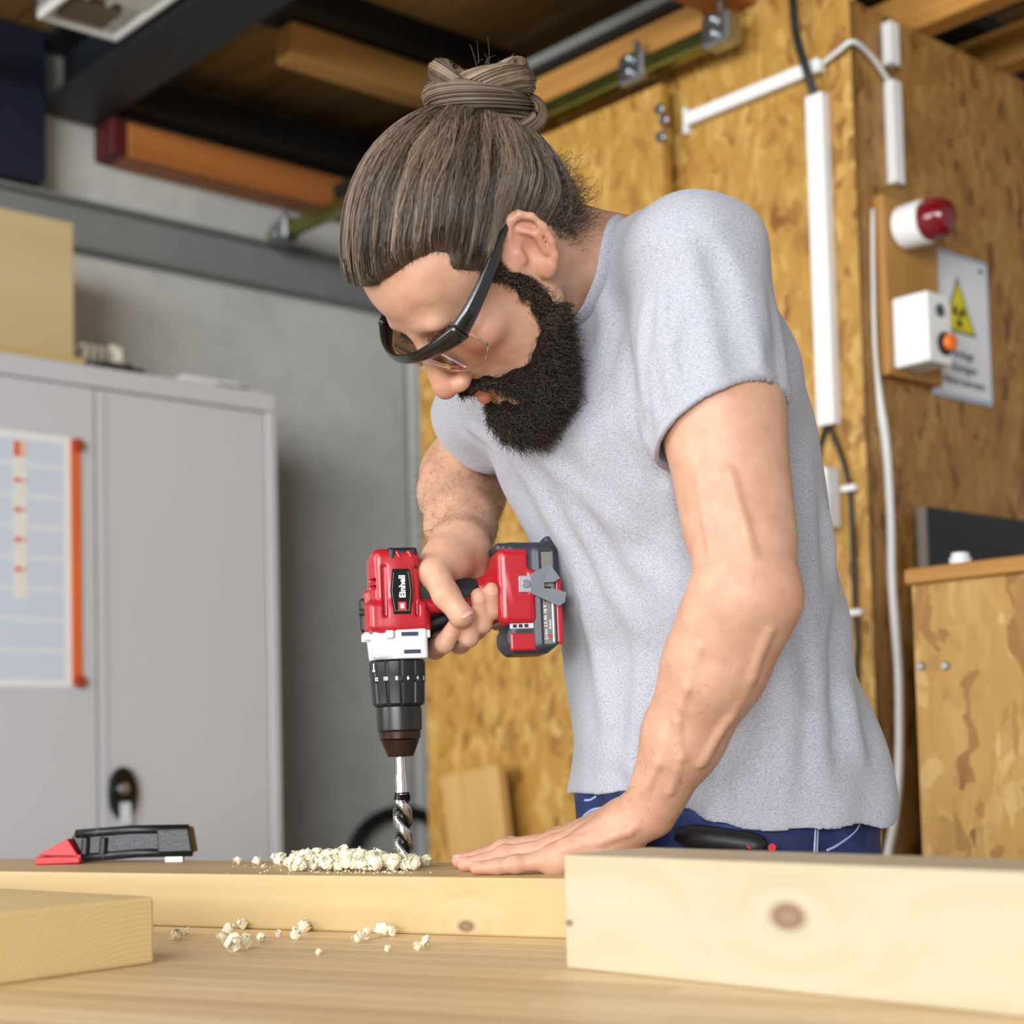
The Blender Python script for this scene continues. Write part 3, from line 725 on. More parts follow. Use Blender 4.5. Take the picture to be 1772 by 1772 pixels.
# left foreground board: sawn end towards the viewer, length runs away to the left
q0, q1 = atZ(0, 1705, TZ), atZ(268, 1667, TZ)
de = (q1-q0); de /= np.linalg.norm(de)
zl = atY(265, 1551, q1[1])[2]
q0 = q1 - de*0.21
ldir = np.array([-de[1], de[0], 0])
cL = q1 - de*0.105 + ldir*0.29
Mleft = frame((cL[0], cL[1], TZ), ldir, -de, np.array([0, 0, 1]))
t = NT('pine_end_grain')
_co = t.obj(); _s = t.n('ShaderNodeSeparateXYZ', {'Vector': _co})
_w = t.n('ShaderNodeTexWave', {'Vector': t.mapped((0.0, 1, 1), (0, 0, 0), (0, 0.09, 0.13)), 'Scale': 70.0, 'Distortion': 1.5, 'Detail': 3.0, 'Detail Scale': 1.0}, wave_type='RINGS', rings_direction='X')
_fine = t.noise(_co, 160, 3)
_c = t.mix(t.math('MULTIPLY', _w.outputs['Fac'], 0.45), lin('#d9bd84'), lin('#c9a766'))
_c = t.mix(t.math('MULTIPLY', _fine, 0.3), _c, lin('#e6d3a6'))
t.p(Base_Color=_c, Roughness=0.6); t.bump(_fine, 0.2, 0.001)
lb = box('left_board', (-0.29, -0.105, 0), (0.29, 0.105, float(zl-TZ)), t.m, Mleft, None, 0.003, 2)
lb.name = 'sawn_board'
tag(lb, 'pine board with its sawn end grain towards the lower left corner', 'board')

# ------------------------------------------------------------------ bar clamp on the drilled board
M_cast = NT('black_cast_iron')
_co = M_cast.obj(); _nz = M_cast.noise(_co, 260, 3); _wr = M_cast.noise(_co, 60, 5, 0.7)
M_cast.p(Base_Color=M_cast.mix(M_cast.ramp(_wr, [(0.66, (0, 0, 0, 1)), (0.74, (0.55, 0.55, 0.55, 1))]), lin('#141416'), lin('#8a857c')), Roughness=0.38)
M_cast.bump(_nz, 0.25, 0.001); M_cast = M_cast.m
M_clamp_red = m_plain('red_clamp_pad', '#c5262e', 0.45, var=0.08, scale=60)
cA, cB = atZ(70, 1493, PT), atZ(320, 1489, PT)
# clamp plane stands upright; x to the right in the picture, facing the viewer
ca = atZ(68, 1494, PT+0.001)
cxd = np.array([math.cos(math.radians(-2)), math.sin(math.radians(-2)), 0.0]); czd = np.array([0, 0, 1.0]); cyd = np.cross(czd, cxd)
Mcl = frame(ca, cxd, cyd, czd)
def cp(px, py):
    v = ray(px, py); t_ = ((ca-_C) @ cyd)/(v @ cyd); q = _C+v*t_-ca
    return float(q @ cxd), float(q @ czd)
Mside = frame(ca, cxd, czd, -cyd)             # local xy = picture plane of the clamp, z towards the viewer
clamp = root('bar_clamp', ca, 'black cast bar clamp with red pad on the left of the drilled board', 'clamp')
def cpoly(name, pix, depth, z0, mat, parent, bevel=0.0015):
    return prism(name, [cp(*q) for q in pix], depth, mat, Mside @ Matrix.Translation((0, 0, z0)), parent, bevel, 2)
arm_px = [(128, 1447), (134, 1439), (140, 1439), (220, 1433), (270, 1431), (332, 1430), (340, 1474), (312, 1476), (275, 1477), (226, 1481), (172, 1484), (148, 1486), (140, 1470)]
arm_px = arm_px[::-1]
arm = cpoly('jaw_arm', arm_px, 0.022, -0.011, M_cast, clamp, 0.0025)
for (a, b) in (((136, 1443), (330, 1434)), ((150, 1483), (336, 1473))):
    (x0, y0), (x1, y1) = cp(*a), cp(*b)
    pa = ca + cxd*x0 + czd*y0 - cyd*0.009; pb_ = ca + cxd*x1 + czd*y1 - cyd*0.009
    tube('arm_flange', np.array([pa, (pa+pb_)/2+czd*0.002, pb_]), 0.0055, M_cast, arm, 8)
for xx_ in (152, 183):
    (x0, y0), (x1, y1) = cp(xx_, 1478), cp(xx_+2, 1448)
    cyl('arm_rib', ca+cxd*x0+czd*y0-cyd*0.0105, ca+cxd*x1+czd*y1-cyd*0.0105, 0.0052, M_cast, arm, 12)
cpoly('head_block', [(277, 1434), (332, 1432), (339, 1473), (279, 1475)][::-1], 0.008, 0.009, M_cast, arm, 0.002)
(x0, y0) = cp(240, 1457)
text_obj('raised_lettering', 'DIN 5117', 0.0105, m_plain('worn_lettering', '#4c4c50', 0.4), Mside @ Matrix.Translation((x0, y0, 0.0112)), arm, 0.0006)
pad = cpoly('red_pad', [(72, 1479), (124, 1450), (145, 1483), (145, 1480)][::-1], 0.034, -0.017, M_clamp_red, clamp, 0.0012)
cpoly('pad_foot', [(68, 1482), (146, 1481), (146, 1492), (69, 1495)][::-1], 0.038, -0.019, M_clamp_red, pad, 0.0015)
(bx_, by_) = cp(302, 1480)
rl_ = box('clamp_rail', (bx_-0.011, -0.004, -0.30), (bx_+0.011, 0.004, by_+0.02), M_zinc, Mcl, clamp, 0.001)
lower = box('lower_arm', (bx_-0.13, -0.009, -0.235), (bx_+0.016, 0.009, -0.20), M_cast, Mcl, clamp, 0.004)
scp = Mcl @ Vector((bx_-0.115, 0, -0.33))
cyl('screw', np.array(Mcl @ Vector((bx_-0.115, 0, -0.36))), np.array(Mcl @ Vector((bx_-0.115, 0, -0.10))), 0.007, M_zinc, clamp, 12)
cyl('handle', np.array(Mcl @ Vector((bx_-0.115, 0, -0.48))), np.array(Mcl @ Vector((bx_-0.115, 0, -0.36))), 0.014, M_joist, clamp, 12)
# ------------------------------------------------------------------ wood chips
M_chip = m_plain('wood_chip', '#f3e7c8', 0.7, var=0.16, scale=150)
def chip_mesh(seed, r_):
    """a curled, layered flake"""
    g = np.random.default_rng(seed)
    vs, fs = [], []
    turns = g.uniform(0.7, 1.4); n = 12; w_ = r_*g.uniform(0.7, 1.2)
    off = 0
    for layer in range(g.integers(2, 4)):
        R0 = r_*(1-0.28*layer); a0 = g.uniform(0, 6.28); tilt = Euler((g.uniform(-.9, .9), g.uniform(-.9, .9), a0)).to_matrix()
        th = r_*0.09
        for i in range(n+1):
            t_ = i/n*turns*2*math.pi; rr = R0*(0.55+0.45*i/n)
            e = w_*(0.35+0.65*math.sin(math.pi*(i+0.6)/(n+1.2)))*(1+0.25*g.uniform(-1, 1))
            for (rad_, s) in ((rr, -1), (rr, 1), (rr-th, 1), (rr-th, -1)):
                p_ = tilt @ Vector((rad_*math.cos(t_), rad_*math.sin(t_), s*e*0.5 + 0.15*r_*math.sin(3*t_)))
                vs.append(tuple(p_))
        for i in range(n):
            for k in range(4):
                a, b = off+i*4+k, off+i*4+(k+1) % 4
                fs.append((a, b, b+4, a+4))
        fs.append((off, off+3, off+2, off+1)); fs.append((off+n*4, off+n*4+1, off+n*4+2, off+n*4+3))
        off += (n+1)*4
    vs = np.array(vs); vs[:, 2] -= vs[:, 2].min()
    return vs, fs
chip_lib = []
for s in range(10):
    vs, fs = chip_mesh(100+s, 0.0088)
    me = bpy.data.meshes.new('wood_chip'); me.from_pydata([tuple(v) for v in vs], [], fs); me.materials.append(M_chip)
    me.polygons.foreach_set('use_smooth', np.ones(len(me.polygons), dtype=bool)); me.set_sharp_from_angle(angle=math.radians(40))
    chip_lib.append((me, vs, fs))
def chip(px, py, z, s, seed, label, group):
    p_ = atZ(px, py, z)
    o = link('wood_chip', chip_lib[seed % 10][0], Matrix.Translation(Vector(p_)) @ Matrix.Rotation(seed*1.3, 4, 'Z') @ Matrix.Scale(s, 4))
    return tag(o, label, 'wood chip', group)
for i, (x, y, s, lab) in enumerate(((411, 1496, 0.62, 'leftmost stray wood chip on the drilled board'), (444, 1497, 0.66, 'second stray wood chip from the left on the drilled board'), (479, 1496, 0.85, 'tall stray wood chip just left of the chip heap'),
                                    (455, 1503, 0.3, 'tiny crumb of wood between two stray chips on the drilled board'), (700, 1504, 0.85, 'round chip right at the drill tip'), (738, 1500, 0.85, 'curly chip just right of the drill bit'))):
    chip(x, y, PT, s, i+3, lab, 'stray wood chips on the drilled board')
for i, (x, y, s, lab) in enumerate(((306, 1628, 0.8, 'wood chip on the bench beside the sawn board, farther left'), (322, 1620, 0.6, 'small wood chip on the bench beside the sawn board'), (383, 1632, 0.7, 'left wood chip of the bench cluster under the drilled board'),
                                    (396, 1618, 0.85, 'upper wood chip of the bench cluster'), (420, 1609, 0.75, 'pale wood chip touching the drilled board above the bench cluster'), (404, 1648, 1.15, 'largest round wood chip in front of the bench cluster'),
                                    (424, 1642, 0.9, 'wood chip right of the largest one in the bench cluster'), (452, 1630, 0.6, 'flat wood chip right of the bench cluster'), (481, 1622, 0.45, 'small wood chip between bench cluster and chip pair'),
                                    (513, 1627, 0.8, 'front chip of the pair below the chip heap'), (527, 1613, 0.9, 'rear chip of the pair, leaning at the drilled board'), (620, 1633, 0.75, 'left half of the double chip on the bench'),
                                    (633, 1626, 0.75, 'right half of the double chip on the bench'), (660, 1621, 0.95, 'wood chip at the foot of the drilled board below the drill'), (678, 1621, 0.7, 'upright wood chip at the foot of the drilled board below the drill'),
                                    (737, 1638, 0.7, 'rightmost wood chip on the bench'), (722, 1645, 0.5, 'small wood chip left of the rightmost one'), (551, 1653, 0.4, 'tiny crumb of wood alone on the bench middle'), (670, 1647, 0.35, 'tiny crumb of wood in front of the upright chip'))):
    chip(x, y, TZ, s, i+1, lab, 'stray wood chips on the bench')
g = np.random.default_rng(5)
vs_all, fs_all, off = [], [], 0
# tall profile of the heap in picture pixels -> base positions on the board
prof_x = [485, 510, 540, 570, 596, 612, 640, 665, 690, 715]
prof_h = [10, 17, 21, 25, 35, 33, 26, 20, 12, 6]
for i in range(190):
    px = g.normal(600, 62)
    if not 482 < px < 722: continue
    py = g.uniform(1496, 1509)
    hgt = np.interp(px, prof_x, prof_h)*0.62/1650.0 * g.uniform(0, 1) * max(0.0, 1-abs(py-1502)/9.0)
    base = atZ(px, py, PT) + np.array([0, 0, hgt])
    _, cv, cf = chip_lib[g.integers(0, 10)]
    Rm = np.array(Euler((g.uniform(-.6, .6), g.uniform(-.6, .6), g.uniform(0, 6.28))).to_matrix())
    v2 = (cv*g.uniform(0.45, 1.0)) @ Rm.T
    v2[:, 2] -= min(v2[:, 2].min(), 0)
    vs_all.append(v2+base); fs_all += [tuple(np.array(f)+off) for f in cf]; off += len(cv)
for i in range(260):       # saw dust crumbs
    px = g.normal(600, 80); py = g.uniform(1492, 1513)
    if px > 745: continue
    base = atZ(px, py, PT); r_ = g.uniform(0.0006, 0.0016)
    o6 = np.array([[1, 0, 0], [-1, 0, 0], [0, 1, 0], [0, -1, 0], [0, 0, 1], [0, 0, -0.6]])*r_*g.uniform(0.6, 1.3, (6, 3)) + base + [0, 0, r_*0.6]
    vs_all.append(o6); fs_all += [tuple(np.array(f)+off) for f in ((0, 2, 4), (2, 1, 4), (1, 3, 4), (3, 0, 4), (2, 0, 5), (1, 2, 5), (3, 1, 5), (0, 3, 5))]; off += 6
V_ = np.vstack(vs_all); c0 = atZ(600, 1502, PT)
tag(mesh_obj('chip_heap', V_-c0, fs_all, M_chip, Matrix.Translation(Vector(c0))), 'heap of pale wood chips left of the drill bit', 'wood chips', kind='stuff')
# ------------------------------------------------------------------ implicit-surface modelling (smooth unions -> one continuous mesh)
class Prim:
    def __init__(s, fn, c, r): s.fn, s.c, s.r = fn, np.asarray(c, np.float32), float(r)
def cap(a, b, r1, r2=None, flat=None):
    """tapered capsule; flat=(dir, k): section squeezed by k along dir"""
    a = np.asarray(a, np.float32); b = np.asarray(b, np.float32); r2 = r1 if r2 is None else r2
    ba = b-a; L2 = float(ba @ ba) + 1e-12
    if flat is not None:
        d = np.asarray(flat[0], np.float32); d = d/np.linalg.norm(d); kf = 1.0/flat[1] - 1.0
    def fn(P):
        q = P-a
        t = np.clip((q @ ba)/L2, 0, 1)
        w = q - t[:, None]*ba
        if flat is not None: w = w + ((w @ d)*kf)[:, None]*d
        return np.sqrt((w*w).sum(1)) - (r1 + (r2-r1)*t)
    return Prim(fn, (a+b)/2, math.sqrt(L2)/2 + max(r1, r2))
def ell(c, r, Rm=None):
    """ellipsoid; Rm rows = local axes in world"""
    c = np.asarray(c, np.float32); r = np.asarray(r, np.float32)
    Rm = np.eye(3, dtype=np.float32) if Rm is None else np.asarray(Rm, np.float32)
    def fn(P):
        q = (P-c) @ Rm.T
        k0 = np.sqrt(((q/r)**2).sum(1)) + 1e-9
        k1 = np.sqrt(((q/(r*r))**2).sum(1)) + 1e-9
        return np.maximum(k0*(k0-1.0)/k1, -float(r.min()))
    return Prim(fn, c, float(r.max()))
def rboxp(c, h, rad, Rm=None):
    c = np.asarray(c, np.float32); h = np.asarray(h, np.float32)
    Rm = np.eye(3, dtype=np.float32) if Rm is None else np.asarray(Rm, np.float32)
    def fn(P):
        q = np.abs((P-c) @ Rm.T) - (h-rad)
        return np.sqrt((np.maximum(q, 0)**2).sum(1)) + np.minimum(q.max(1), 0) - rad
    return Prim(fn, c, float(np.linalg.norm(h)))
def smin(a, b, k):
    if k <= 0: return np.minimum(a, b)
    h = np.maximum(k-np.abs(a-b), 0)/k
    return np.minimum(a, b) - h*h*k*0.25
def smax(a, b, k): return -smin(-a, -b, k)
class Field:
    def __init__(s, warp=None): s.ops = []; s.warp = warp; s.post = None
    def add(s, p, k=0.01): s.ops.append((0, p, k)); return s
    def sub(s, p, k=0.005): s.ops.append((1, p, k)); return s
    def ev(s, P, box_c=None, box_r=None):
        d = np.full(len(P), 0.2, np.float32)
        for op, p, k in s.ops:
            if box_c is not None:
                far = np.linalg.norm(p.c-box_c) - p.r - box_r
                if far > (0.03 if op == 0 else 0.012) + k: continue
            e = p.fn(P).astype(np.float32)
            d = smin(d, e, k) if op == 0 else smax(d, -e, k)
        if s.post is not None: d = s.post(P, d)
        return d
    def bounds(s):
        lo = np.min([p.c-p.r for o, p, k in s.ops if o == 0], 0); hi = np.max([p.c+p.r for o, p, k in s.ops if o == 0], 0)
        return lo, hi
def polygonise(F, h, B=20, pad=0.01, bounds=None):
    """sparse surface nets over the blocks that the zero level crosses"""
    lo, hi = bounds if bounds else F.bounds()
    lo = np.asarray(lo, float) - pad; hi = np.asarray(hi, float) + pad
    nb = np.ceil((hi-lo)/(h*B)).astype(int)
    ii = np.stack(np.meshgrid(*[np.arange(n) for n in nb], indexing='ij'), -1).reshape(-1, 3)
    cen = (lo + (ii+0.5)*h*B).astype(np.float32)
    half = h*B*math.sqrt(3)/2
    # coarse test, primitive by primitive (smooth unions only ever enlarge a little)
    dmin = np.full(len(cen), 9.0)
    for op, p, k in F.ops:
        if op == 0:
            m = np.linalg.norm(cen-p.c, axis=1) - p.r < half+0.02
            if m.any(): dmin[m] = np.minimum(dmin[m], p.fn(cen[m]))
    keep = dmin < half*1.25+0.012
    nx = nb*B + 1
    def gid(i, j, k): return (i*nx[1] + j)*nx[2] + k
    loc = np.arange(B+1)
    off = np.stack(np.meshgrid(loc, loc, loc, indexing='ij'), -1).reshape(-1, 3)
    V, I, E = [], [], [[], [], []]
    corners = np.array([[i, j, k] for i in (0, 1) for j in (0, 1) for k in (0, 1)])
    cedges = [(a, b) for a in range(8) for b in range(a+1, 8) if np.abs(corners[a]-corners[b]).sum() == 1]
    for bi in np.where(keep)[0]:
        b0 = ii[bi]*B
        P = (lo + (off+b0)*h).astype(np.float32)
        d = F.ev(P, cen[bi], half)
        if d.min() > 0 or d.max() < 0: continue
        g = d.reshape(B+1, B+1, B+1)
        s = g < 0
        cs = np.stack([s[c[0]:c[0]+B, c[1]:c[1]+B, c[2]:c[2]+B] for c in corners], -1)
        cnt = cs.sum(-1)
        act = np.argwhere((cnt > 0) & (cnt < 8))
        if len(act) == 0: continue
        cv = np.stack([g[c[0]:c[0]+B, c[1]:c[1]+B, c[2]:c[2]+B] for c in corners], -1)[act[:, 0], act[:, 1], act[:, 2]]
        acc = np.zeros((len(act), 3)); n = np.zeros(len(act))
        for a, b in cedges:
            va, vb = cv[:, a], cv[:, b]
            m = (va < 0) != (vb < 0)
            t = np.where(m, va/(va-vb+1e-12), 0)
            pt = corners[a] + t[:, None]*(corners[b]-corners[a])
            acc += pt*m[:, None]; n += m
        V.append(lo + (act + b0 + acc/n[:, None])*h)
        gi = act + b0
        I.append(gid(gi[:, 0], gi[:, 1], gi[:, 2]))
        for ax in range(3):
            sl1 = [slice(0, B)]*3; sl2 = [slice(0, B)]*3; sl2[ax] = slice(1, B+1)
            A, Bm = s[tuple(sl1)], s[tuple(sl2)]
            ed = np.argwhere(A != Bm)
            if len(ed): E[ax].append(np.concatenate([ed+b0, A[ed[:, 0], ed[:, 1], ed[:, 2]][:, None]], 1))
    V = np.vstack(V); I = np.concatenate(I)
    order = np.argsort(I); I = I[order]; V = V[order]
    quads = []
    for ax in range(3):
        if not E[ax]: continue
        e = np.vstack(E[ax]); o1, o2 = (ax+1) % 3, (ax+2) % 3
        ids = []
        ok = np.ones(len(e), bool)
        for (da, db) in ((0, 0), (-1, 0), (-1, -1), (0, -1)):
            c = e[:, :3].copy(); c[:, o1] += da; c[:, o2] += db
            q = gid(c[:, 0], c[:, 1], c[:, 2])
            pos = np.searchsorted(I, q); pos[pos >= len(I)] = 0
            ok &= (I[pos] == q) & (c.min(1) >= 0)
            ids.append(pos)
        qd = np.stack(ids, 1)
        flip = e[:, 3] == 0
        qd[flip] = qd[flip][:, ::-1]
        quads.append(qd[ok])
    return V, np.vstack(quads)
def fast_mesh(name, V, Q, mat, M=None, parent=None, smooth=True):
    """quads array -> object; world-space V is moved to the object's own origin"""
    if M is None: M = Matrix.Identity(4)
    Mi = np.array(M.inverted())
    V = V @ Mi[:3, :3].T + Mi[:3, 3]
    me = bpy.data.meshes.new(name)
    me.vertices.add(len(V)); me.vertices.foreach_set('co', V.astype(np.float32).ravel())
    Q = np.asarray(Q); n, k = Q.shape
    me.loops.add(n*k); me.loops.foreach_set('vertex_index', Q.astype(np.int32).ravel())
    me.polygons.add(n)
    me.polygons.foreach_set('loop_start', np.arange(0, n*k, k, dtype=np.int32))
    if smooth: me.polygons.foreach_set('use_smooth', np.ones(n, dtype=bool))
    me.update(calc_edges=True); me.validate()
    if mat is not None: me.materials.append(mat)
    return link(name, me, M, parent)
def vert_color(o, name, col):
    a = o.data.color_attributes.new(name, 'FLOAT_COLOR', 'POINT')
    c = np.ones((len(o.data.vertices), 4), np.float32); c[:, :col.shape[1]] = col
    a.data.foreach_set('color', c.ravel())
def strands(paths, r0, r1, sides=3):
    """paths (n, m, 3) -> tapered prisms joined in one vertex/face list"""
    n, m, _ = paths.shape
    T = np.gradient(paths, axis=1); T /= np.linalg.norm(T, axis=2, keepdims=True)+1e-12
    ref = np.tile(np.array([0.31, 0.52, 0.79]), (n, m, 1))
    N1 = np.cross(T, ref); N1 /= np.linalg.norm(N1, axis=2, keepdims=True)+1e-9
    N2 = np.cross(T, N1)
    r0 = np.broadcast_to(np.asarray(r0), (n,)); r1 = np.broadcast_to(np.asarray(r1), (n,))
    tt = np.linspace(0, 1, m)
    rad = r0[:, None]*(1-tt) + r1[:, None]*tt
    rings = []
    for k in range(sides):
        a = 2*math.pi*k/sides
        rings.append(paths + rad[..., None]*(math.cos(a)*N1 + math.sin(a)*N2))
    V = np.stack(rings, 2).reshape(-1, 3)
    base = (np.arange(n)[:, None]*m + np.arange(m-1)[None])*sides
    Q = []
    for k in range(sides):
        k2 = (k+1) % sides
        Q.append(np.stack([base+k, base+k2, base+sides+k2, base+sides+k], -1).reshape(-1, 4))
    return V, np.vstack(Q)
# ------------------------------------------------------------------ cordless drill
M_dred = m_plain('drill_red', '#ac1523', 0.32, var=0.03, scale=30, coat=0.2)
M_dblk = m_plain('drill_black_rubber', '#17181c', 0.45, var=0.06, bump=0.12, bscale=900)
M_dgrey = m_plain('battery_charcoal', '#2a2c36', 0.42, var=0.06, bump=0.08, bscale=900)
M_dwht = m_plain('gearbox_white', '#d9d8dc', 0.35, var=0.02)
M_chuck = m_plain('chuck_black', '#1b1917', 0.35, var=0.08)
M_chuckb = m_plain('chuck_bronze', '#3b2a20', 0.32, 0.6, var=0.1)
M_bit = m_plain('drill_steel', '#c9c7c6', 0.18, 1.0, var=0.05, scale=60)
M_bitd = m_plain('drill_steel_dark', '#232022', 0.25, 0.8, var=0.1)
M_print = m_plain('white_print', '#f4f4f4', 0.4, var=0.0)
DTIP = atZ(700, 1503, PT)
TH = math.radians(10)
DH = np.array([math.cos(TH), math.sin(TH), 0]); DS = np.array([math.sin(TH), -math.cos(TH), 0]); DZ = np.array([0, 0, 1.0])
_tilt = Matrix.Rotation(math.radians(-0.9), 4, 'Y')
MD = frame(DTIP, DH, -DS, DZ) @ _tilt          # local: x along the handle, -y towards the viewer, z up the tool axis
RD = np.array(MD)[:3, :3]
def dl(h, s, z): return np.array(MD @ Vector((h, -s, z)))     # h along handle, s towards viewer, z above the board
drill = root('cordless_drill', DTIP, 'red and black cordless drill held in the right hand', 'drill', rot=MD.to_3x3().to_4x4())
def dM(h, s, z): return MD @ Matrix.Translation((h, -s, z))
def dsdf(name, F, mat, parent, h=0.0011):
    V, Q = polygonise(F, h, 20, 0.004)
    V = V @ RD.T + np.array(DTIP)
    return fast_mesh(name, V, Q, mat, MD, parent)
def P3(h, s, z): return np.array([h, -s, z])
# auger bit with real flute
nz, na = 90, 26
zb0, zb1 = -0.012, 0.078
vs, fs = [], []
for i in range(nz+1):
    z = zb0 + (zb1-zb0)*i/nz
    rot_ = -2*math.pi*z/0.052
    for k in range(na):
        a = 2*math.pi*k/na
        c = math.cos(2*(a-rot_))*0.5+0.5                     # two lands
        rr = 0.0048 + (0.0099-0.0048)*min(1.0, max(0.0, (c-0.30)/0.25))
        if z > 0.066: rr = rr + (0.0075-rr)*min(1, (z-0.066)/0.012)
        if z < -0.004: rr *= max(0.15, 1-(-0.004-z)/0.009)
        vs.append((rr*math.cos(a), rr*math.sin(a), z))
for i in range(nz):
    for k in range(na):
        a, b = i*na+k, i*na+(k+1) % na
        fs.append((a, b, b+na, a+na))
fs.append(tuple(range(na))[::-1])
fm = []
for i in range(nz):
    z = zb0 + (zb1-zb0)*(i+0.5)/nz; rot_ = -2*math.pi*z/0.052
    for k in range(na):
        c = math.cos(2*(2*math.pi*(k+0.5)/na-rot_))*0.5+0.5
        fm.append(0 if c > 0.46 and z < 0.07 else 1)
fm.append(0)
bit = mesh_obj('auger_bit', vs, fs, None, dM(0, 0, 0), drill, True, mats=[M_bit, M_bitd], fmat=fm)
bit['label'] = 'spiral steel auger bit'
lathe('shank', [(0.0072, 0.076), (0.0066, 0.082), (0.0066, 0.094), (0.0055, 0.098), (0.0055, 0.122)], M_bit, dM(0, 0, 0), bit, 20)
# chuck
chuck = lathe('chuck', [(0.0125, 0.1145), (0.0135, 0.1150), (0.0195, 0.1300), (0.0200, 0.1315)], M_chuckb, dM(0, 0, 0), drill, 40)
lathe('chuck_ring', [(0.0190, 0.1318), (0.0212, 0.1330), (0.0218, 0.1400), (0.0205, 0.1405)], M_chuckb, dM(0, 0, 0), chuck, 40)
lathe('chuck_sleeve', [(0.0215, 0.1405), (0.0232, 0.1420), (0.0236, 0.1600), (0.0232, 0.1655), (0.0222, 0.1660)], M_chuck, dM(0, 0, 0), chuck, 40)
# torque collar with finger ribs
bm = bmesh.new(); ncol = 120; profc = [(0.0245, 0.1665), (0.0268, 0.1690), (0.0278, 0.1900), (0.0282, 0.1915), (0.0282, 0.1965), (0.0286, 0.1975), (0.0288, 0.2115), (0.0280, 0.2125)]
rings = []
for (r_, z_) in profc:
    ring = []
    for k in range(ncol):
        a = 2*math.pi*k/ncol; gq = (k % 10)
        rr = r_ - (0.0014 if gq in (0, 1) and (z_ < 0.191 or z_ > 0.197) and 0.167 < z_ < 0.2122 else 0.0)
        ring.append(bm.verts.new((rr*math.cos(a), rr*math.sin(a), z_)))
    rings.append(ring)
for i in range(len(rings)-1):
    for k in range(ncol):
        bm.faces.new((rings[i][k], rings[i][(k+1) % ncol], rings[i+1][(k+1) % ncol], rings[i+1][k]))
bm.faces.new(rings[0][::-1]); bm.faces.new(rings[-1])
collar = bm_obj('torque_collar', bm, M_dblk, dM(0, 0, 0), drill, True); collar.data.set_sharp_from_angle(angle=math.radians(28))
for i, tx in enumerate(('12', '10', '8', '6', '4', '2')):
    aa = math.radians(-90 - 62 + i*24) - TH*0 + 0.10
    n3 = np.array([math.cos(aa), math.sin(aa), 0])
    Mx = MD @ frame(n3*0.0283 + np.array([0, 0, 0.1940]), np.cross([0, 0, 1], n3), np.array([0, 0, 1]), n3)
    text_obj('torque_number', tx, 0.0052, M_print, Mx, collar, 0.0001, bold=0.0002)
n3 = np.array([math.cos(math.radians(-152)), math.sin(math.radians(-152)), 0])
Mx = MD @ frame(n3*0.0289 + np.array([0, 0, 0.2060]), np.cross([0, 0, 1], n3), np.array([0, 0, 1]), n3)
box('hammer_mark', (-0.0008, -0.0042, 0), (0.0008, 0.0042, 0.0003), M_print, Mx, collar, 0.0)
box('hammer_mark', (-0.0022, -0.0042, 0), (0.0022, -0.0022, 0.0003), M_print, Mx, collar, 0.0)
# white gearbox
F = Field()
F.add(cap(P3(0, 0, 0.2150), P3(0, 0, 0.234), 0.0285, 0.0305), 0)
F.add(rboxp(P3(0, 0, 0.2260), (0.027, 0.0305, 0.0125), 0.006), 0.004)
F.add(rboxp(P3(0.012, 0.018, 0.2280), (0.017, 0.0135, 0.0165), 0.004), 0.003)
F.add(rboxp(P3(0, 0, 0.2400), (0.026, 0.026, 0.006), 0.003), 0.003)
F.sub(rboxp(P3(0, 0, 0.205), (0.05, 0.05, 0.0085), 0.0), 0)
gb = dsdf('gearbox', F, M_dwht, drill)
box('vent_slot', (0.004, -0.0322, 0.2185), (0.021, -0.0312, 0.2225), m_plain('slot_dark', '#2b2c44', 0.5), dM(0, 0, 0), gb, 0.0)
box('vent_slot', (0.002, -0.0322, 0.2365), (0.019, -0.0312, 0.2405), MATS['slot_dark'], dM(0, 0, 0), gb, 0.0)
for (hh_, ss_) in ((-0.0305, 0.012), (-0.010, 0.0315), (0.028, 0.0245), (-0.0305, -0.014)):
    F = Field(); F.add(rboxp(P3(hh_, ss_, 0.2385), (0.0042, 0.0042, 0.0042), 0.0015), 0)
    dsdf('screw_boss', F, M_dwht, gb, 0.0008)
# red motor housing
F = Field()
F.add(cap(P3(0, 0, 0.252), P3(0.0, 0, 0.305), 0.0305, 0.0265), 0)
F.add(rboxp(P3(0.0, 0, 0.281), (0.0245, 0.0275, 0.045), 0.009), 0.006)
F.add(rboxp(P3(0.0, 0, 0.257), (0.0305, 0.0305, 0.0155), 0.006), 0.005)
F.add(rboxp(P3(-0.020, 0, 0.262), (0.0125, 0.0105, 0.024), 0.004), 0.003)          # selector hump on top
F.add(rboxp(P3(-0.0185, 0, 0.302), (0.0085, 0.0170, 0.020), 0.005), 0.003)
F.add(cap(P3(-0.026, 0.010, 0.2425), P3(-0.026, 0.010, 0.266), 0.0065), 0.003)
F.add(rboxp(P3(0.026, 0.012, 0.252), (0.0075, 0.014, 0.011), 0.004), 0.004)
F.sub(rboxp(P3(0, 0, 0.337), (0.06, 0.06, 0.0105), 0.0), 0.004)
F.sub(rboxp(P3(0, 0, 0.234), (0.06, 0.06, 0.006), 0.0), 0.001)
F.add(rboxp(P3(0, 0, 0.316), (0.0235, 0.0245, 0.011), 0.007), 0.004)
for zz_ in (0.2875, 0.2945):
    F.sub(rboxp(P3(-0.0215, 0.0185, zz_), (0.0065, 0.006, 0.0022), 0.001), 0.001)
F.sub(rboxp(P3(-0.013, 0.0290, 0.283), (0.0022, 0.0030, 0.026), 0.001), 0.002)
F.sub(rboxp(P3(0.019, 0.0290, 0.283), (0.0018, 0.0030, 0.026), 0.001), 0.002)
hs = dsdf('motor_housing', F, M_dred, drill, 0.0010)
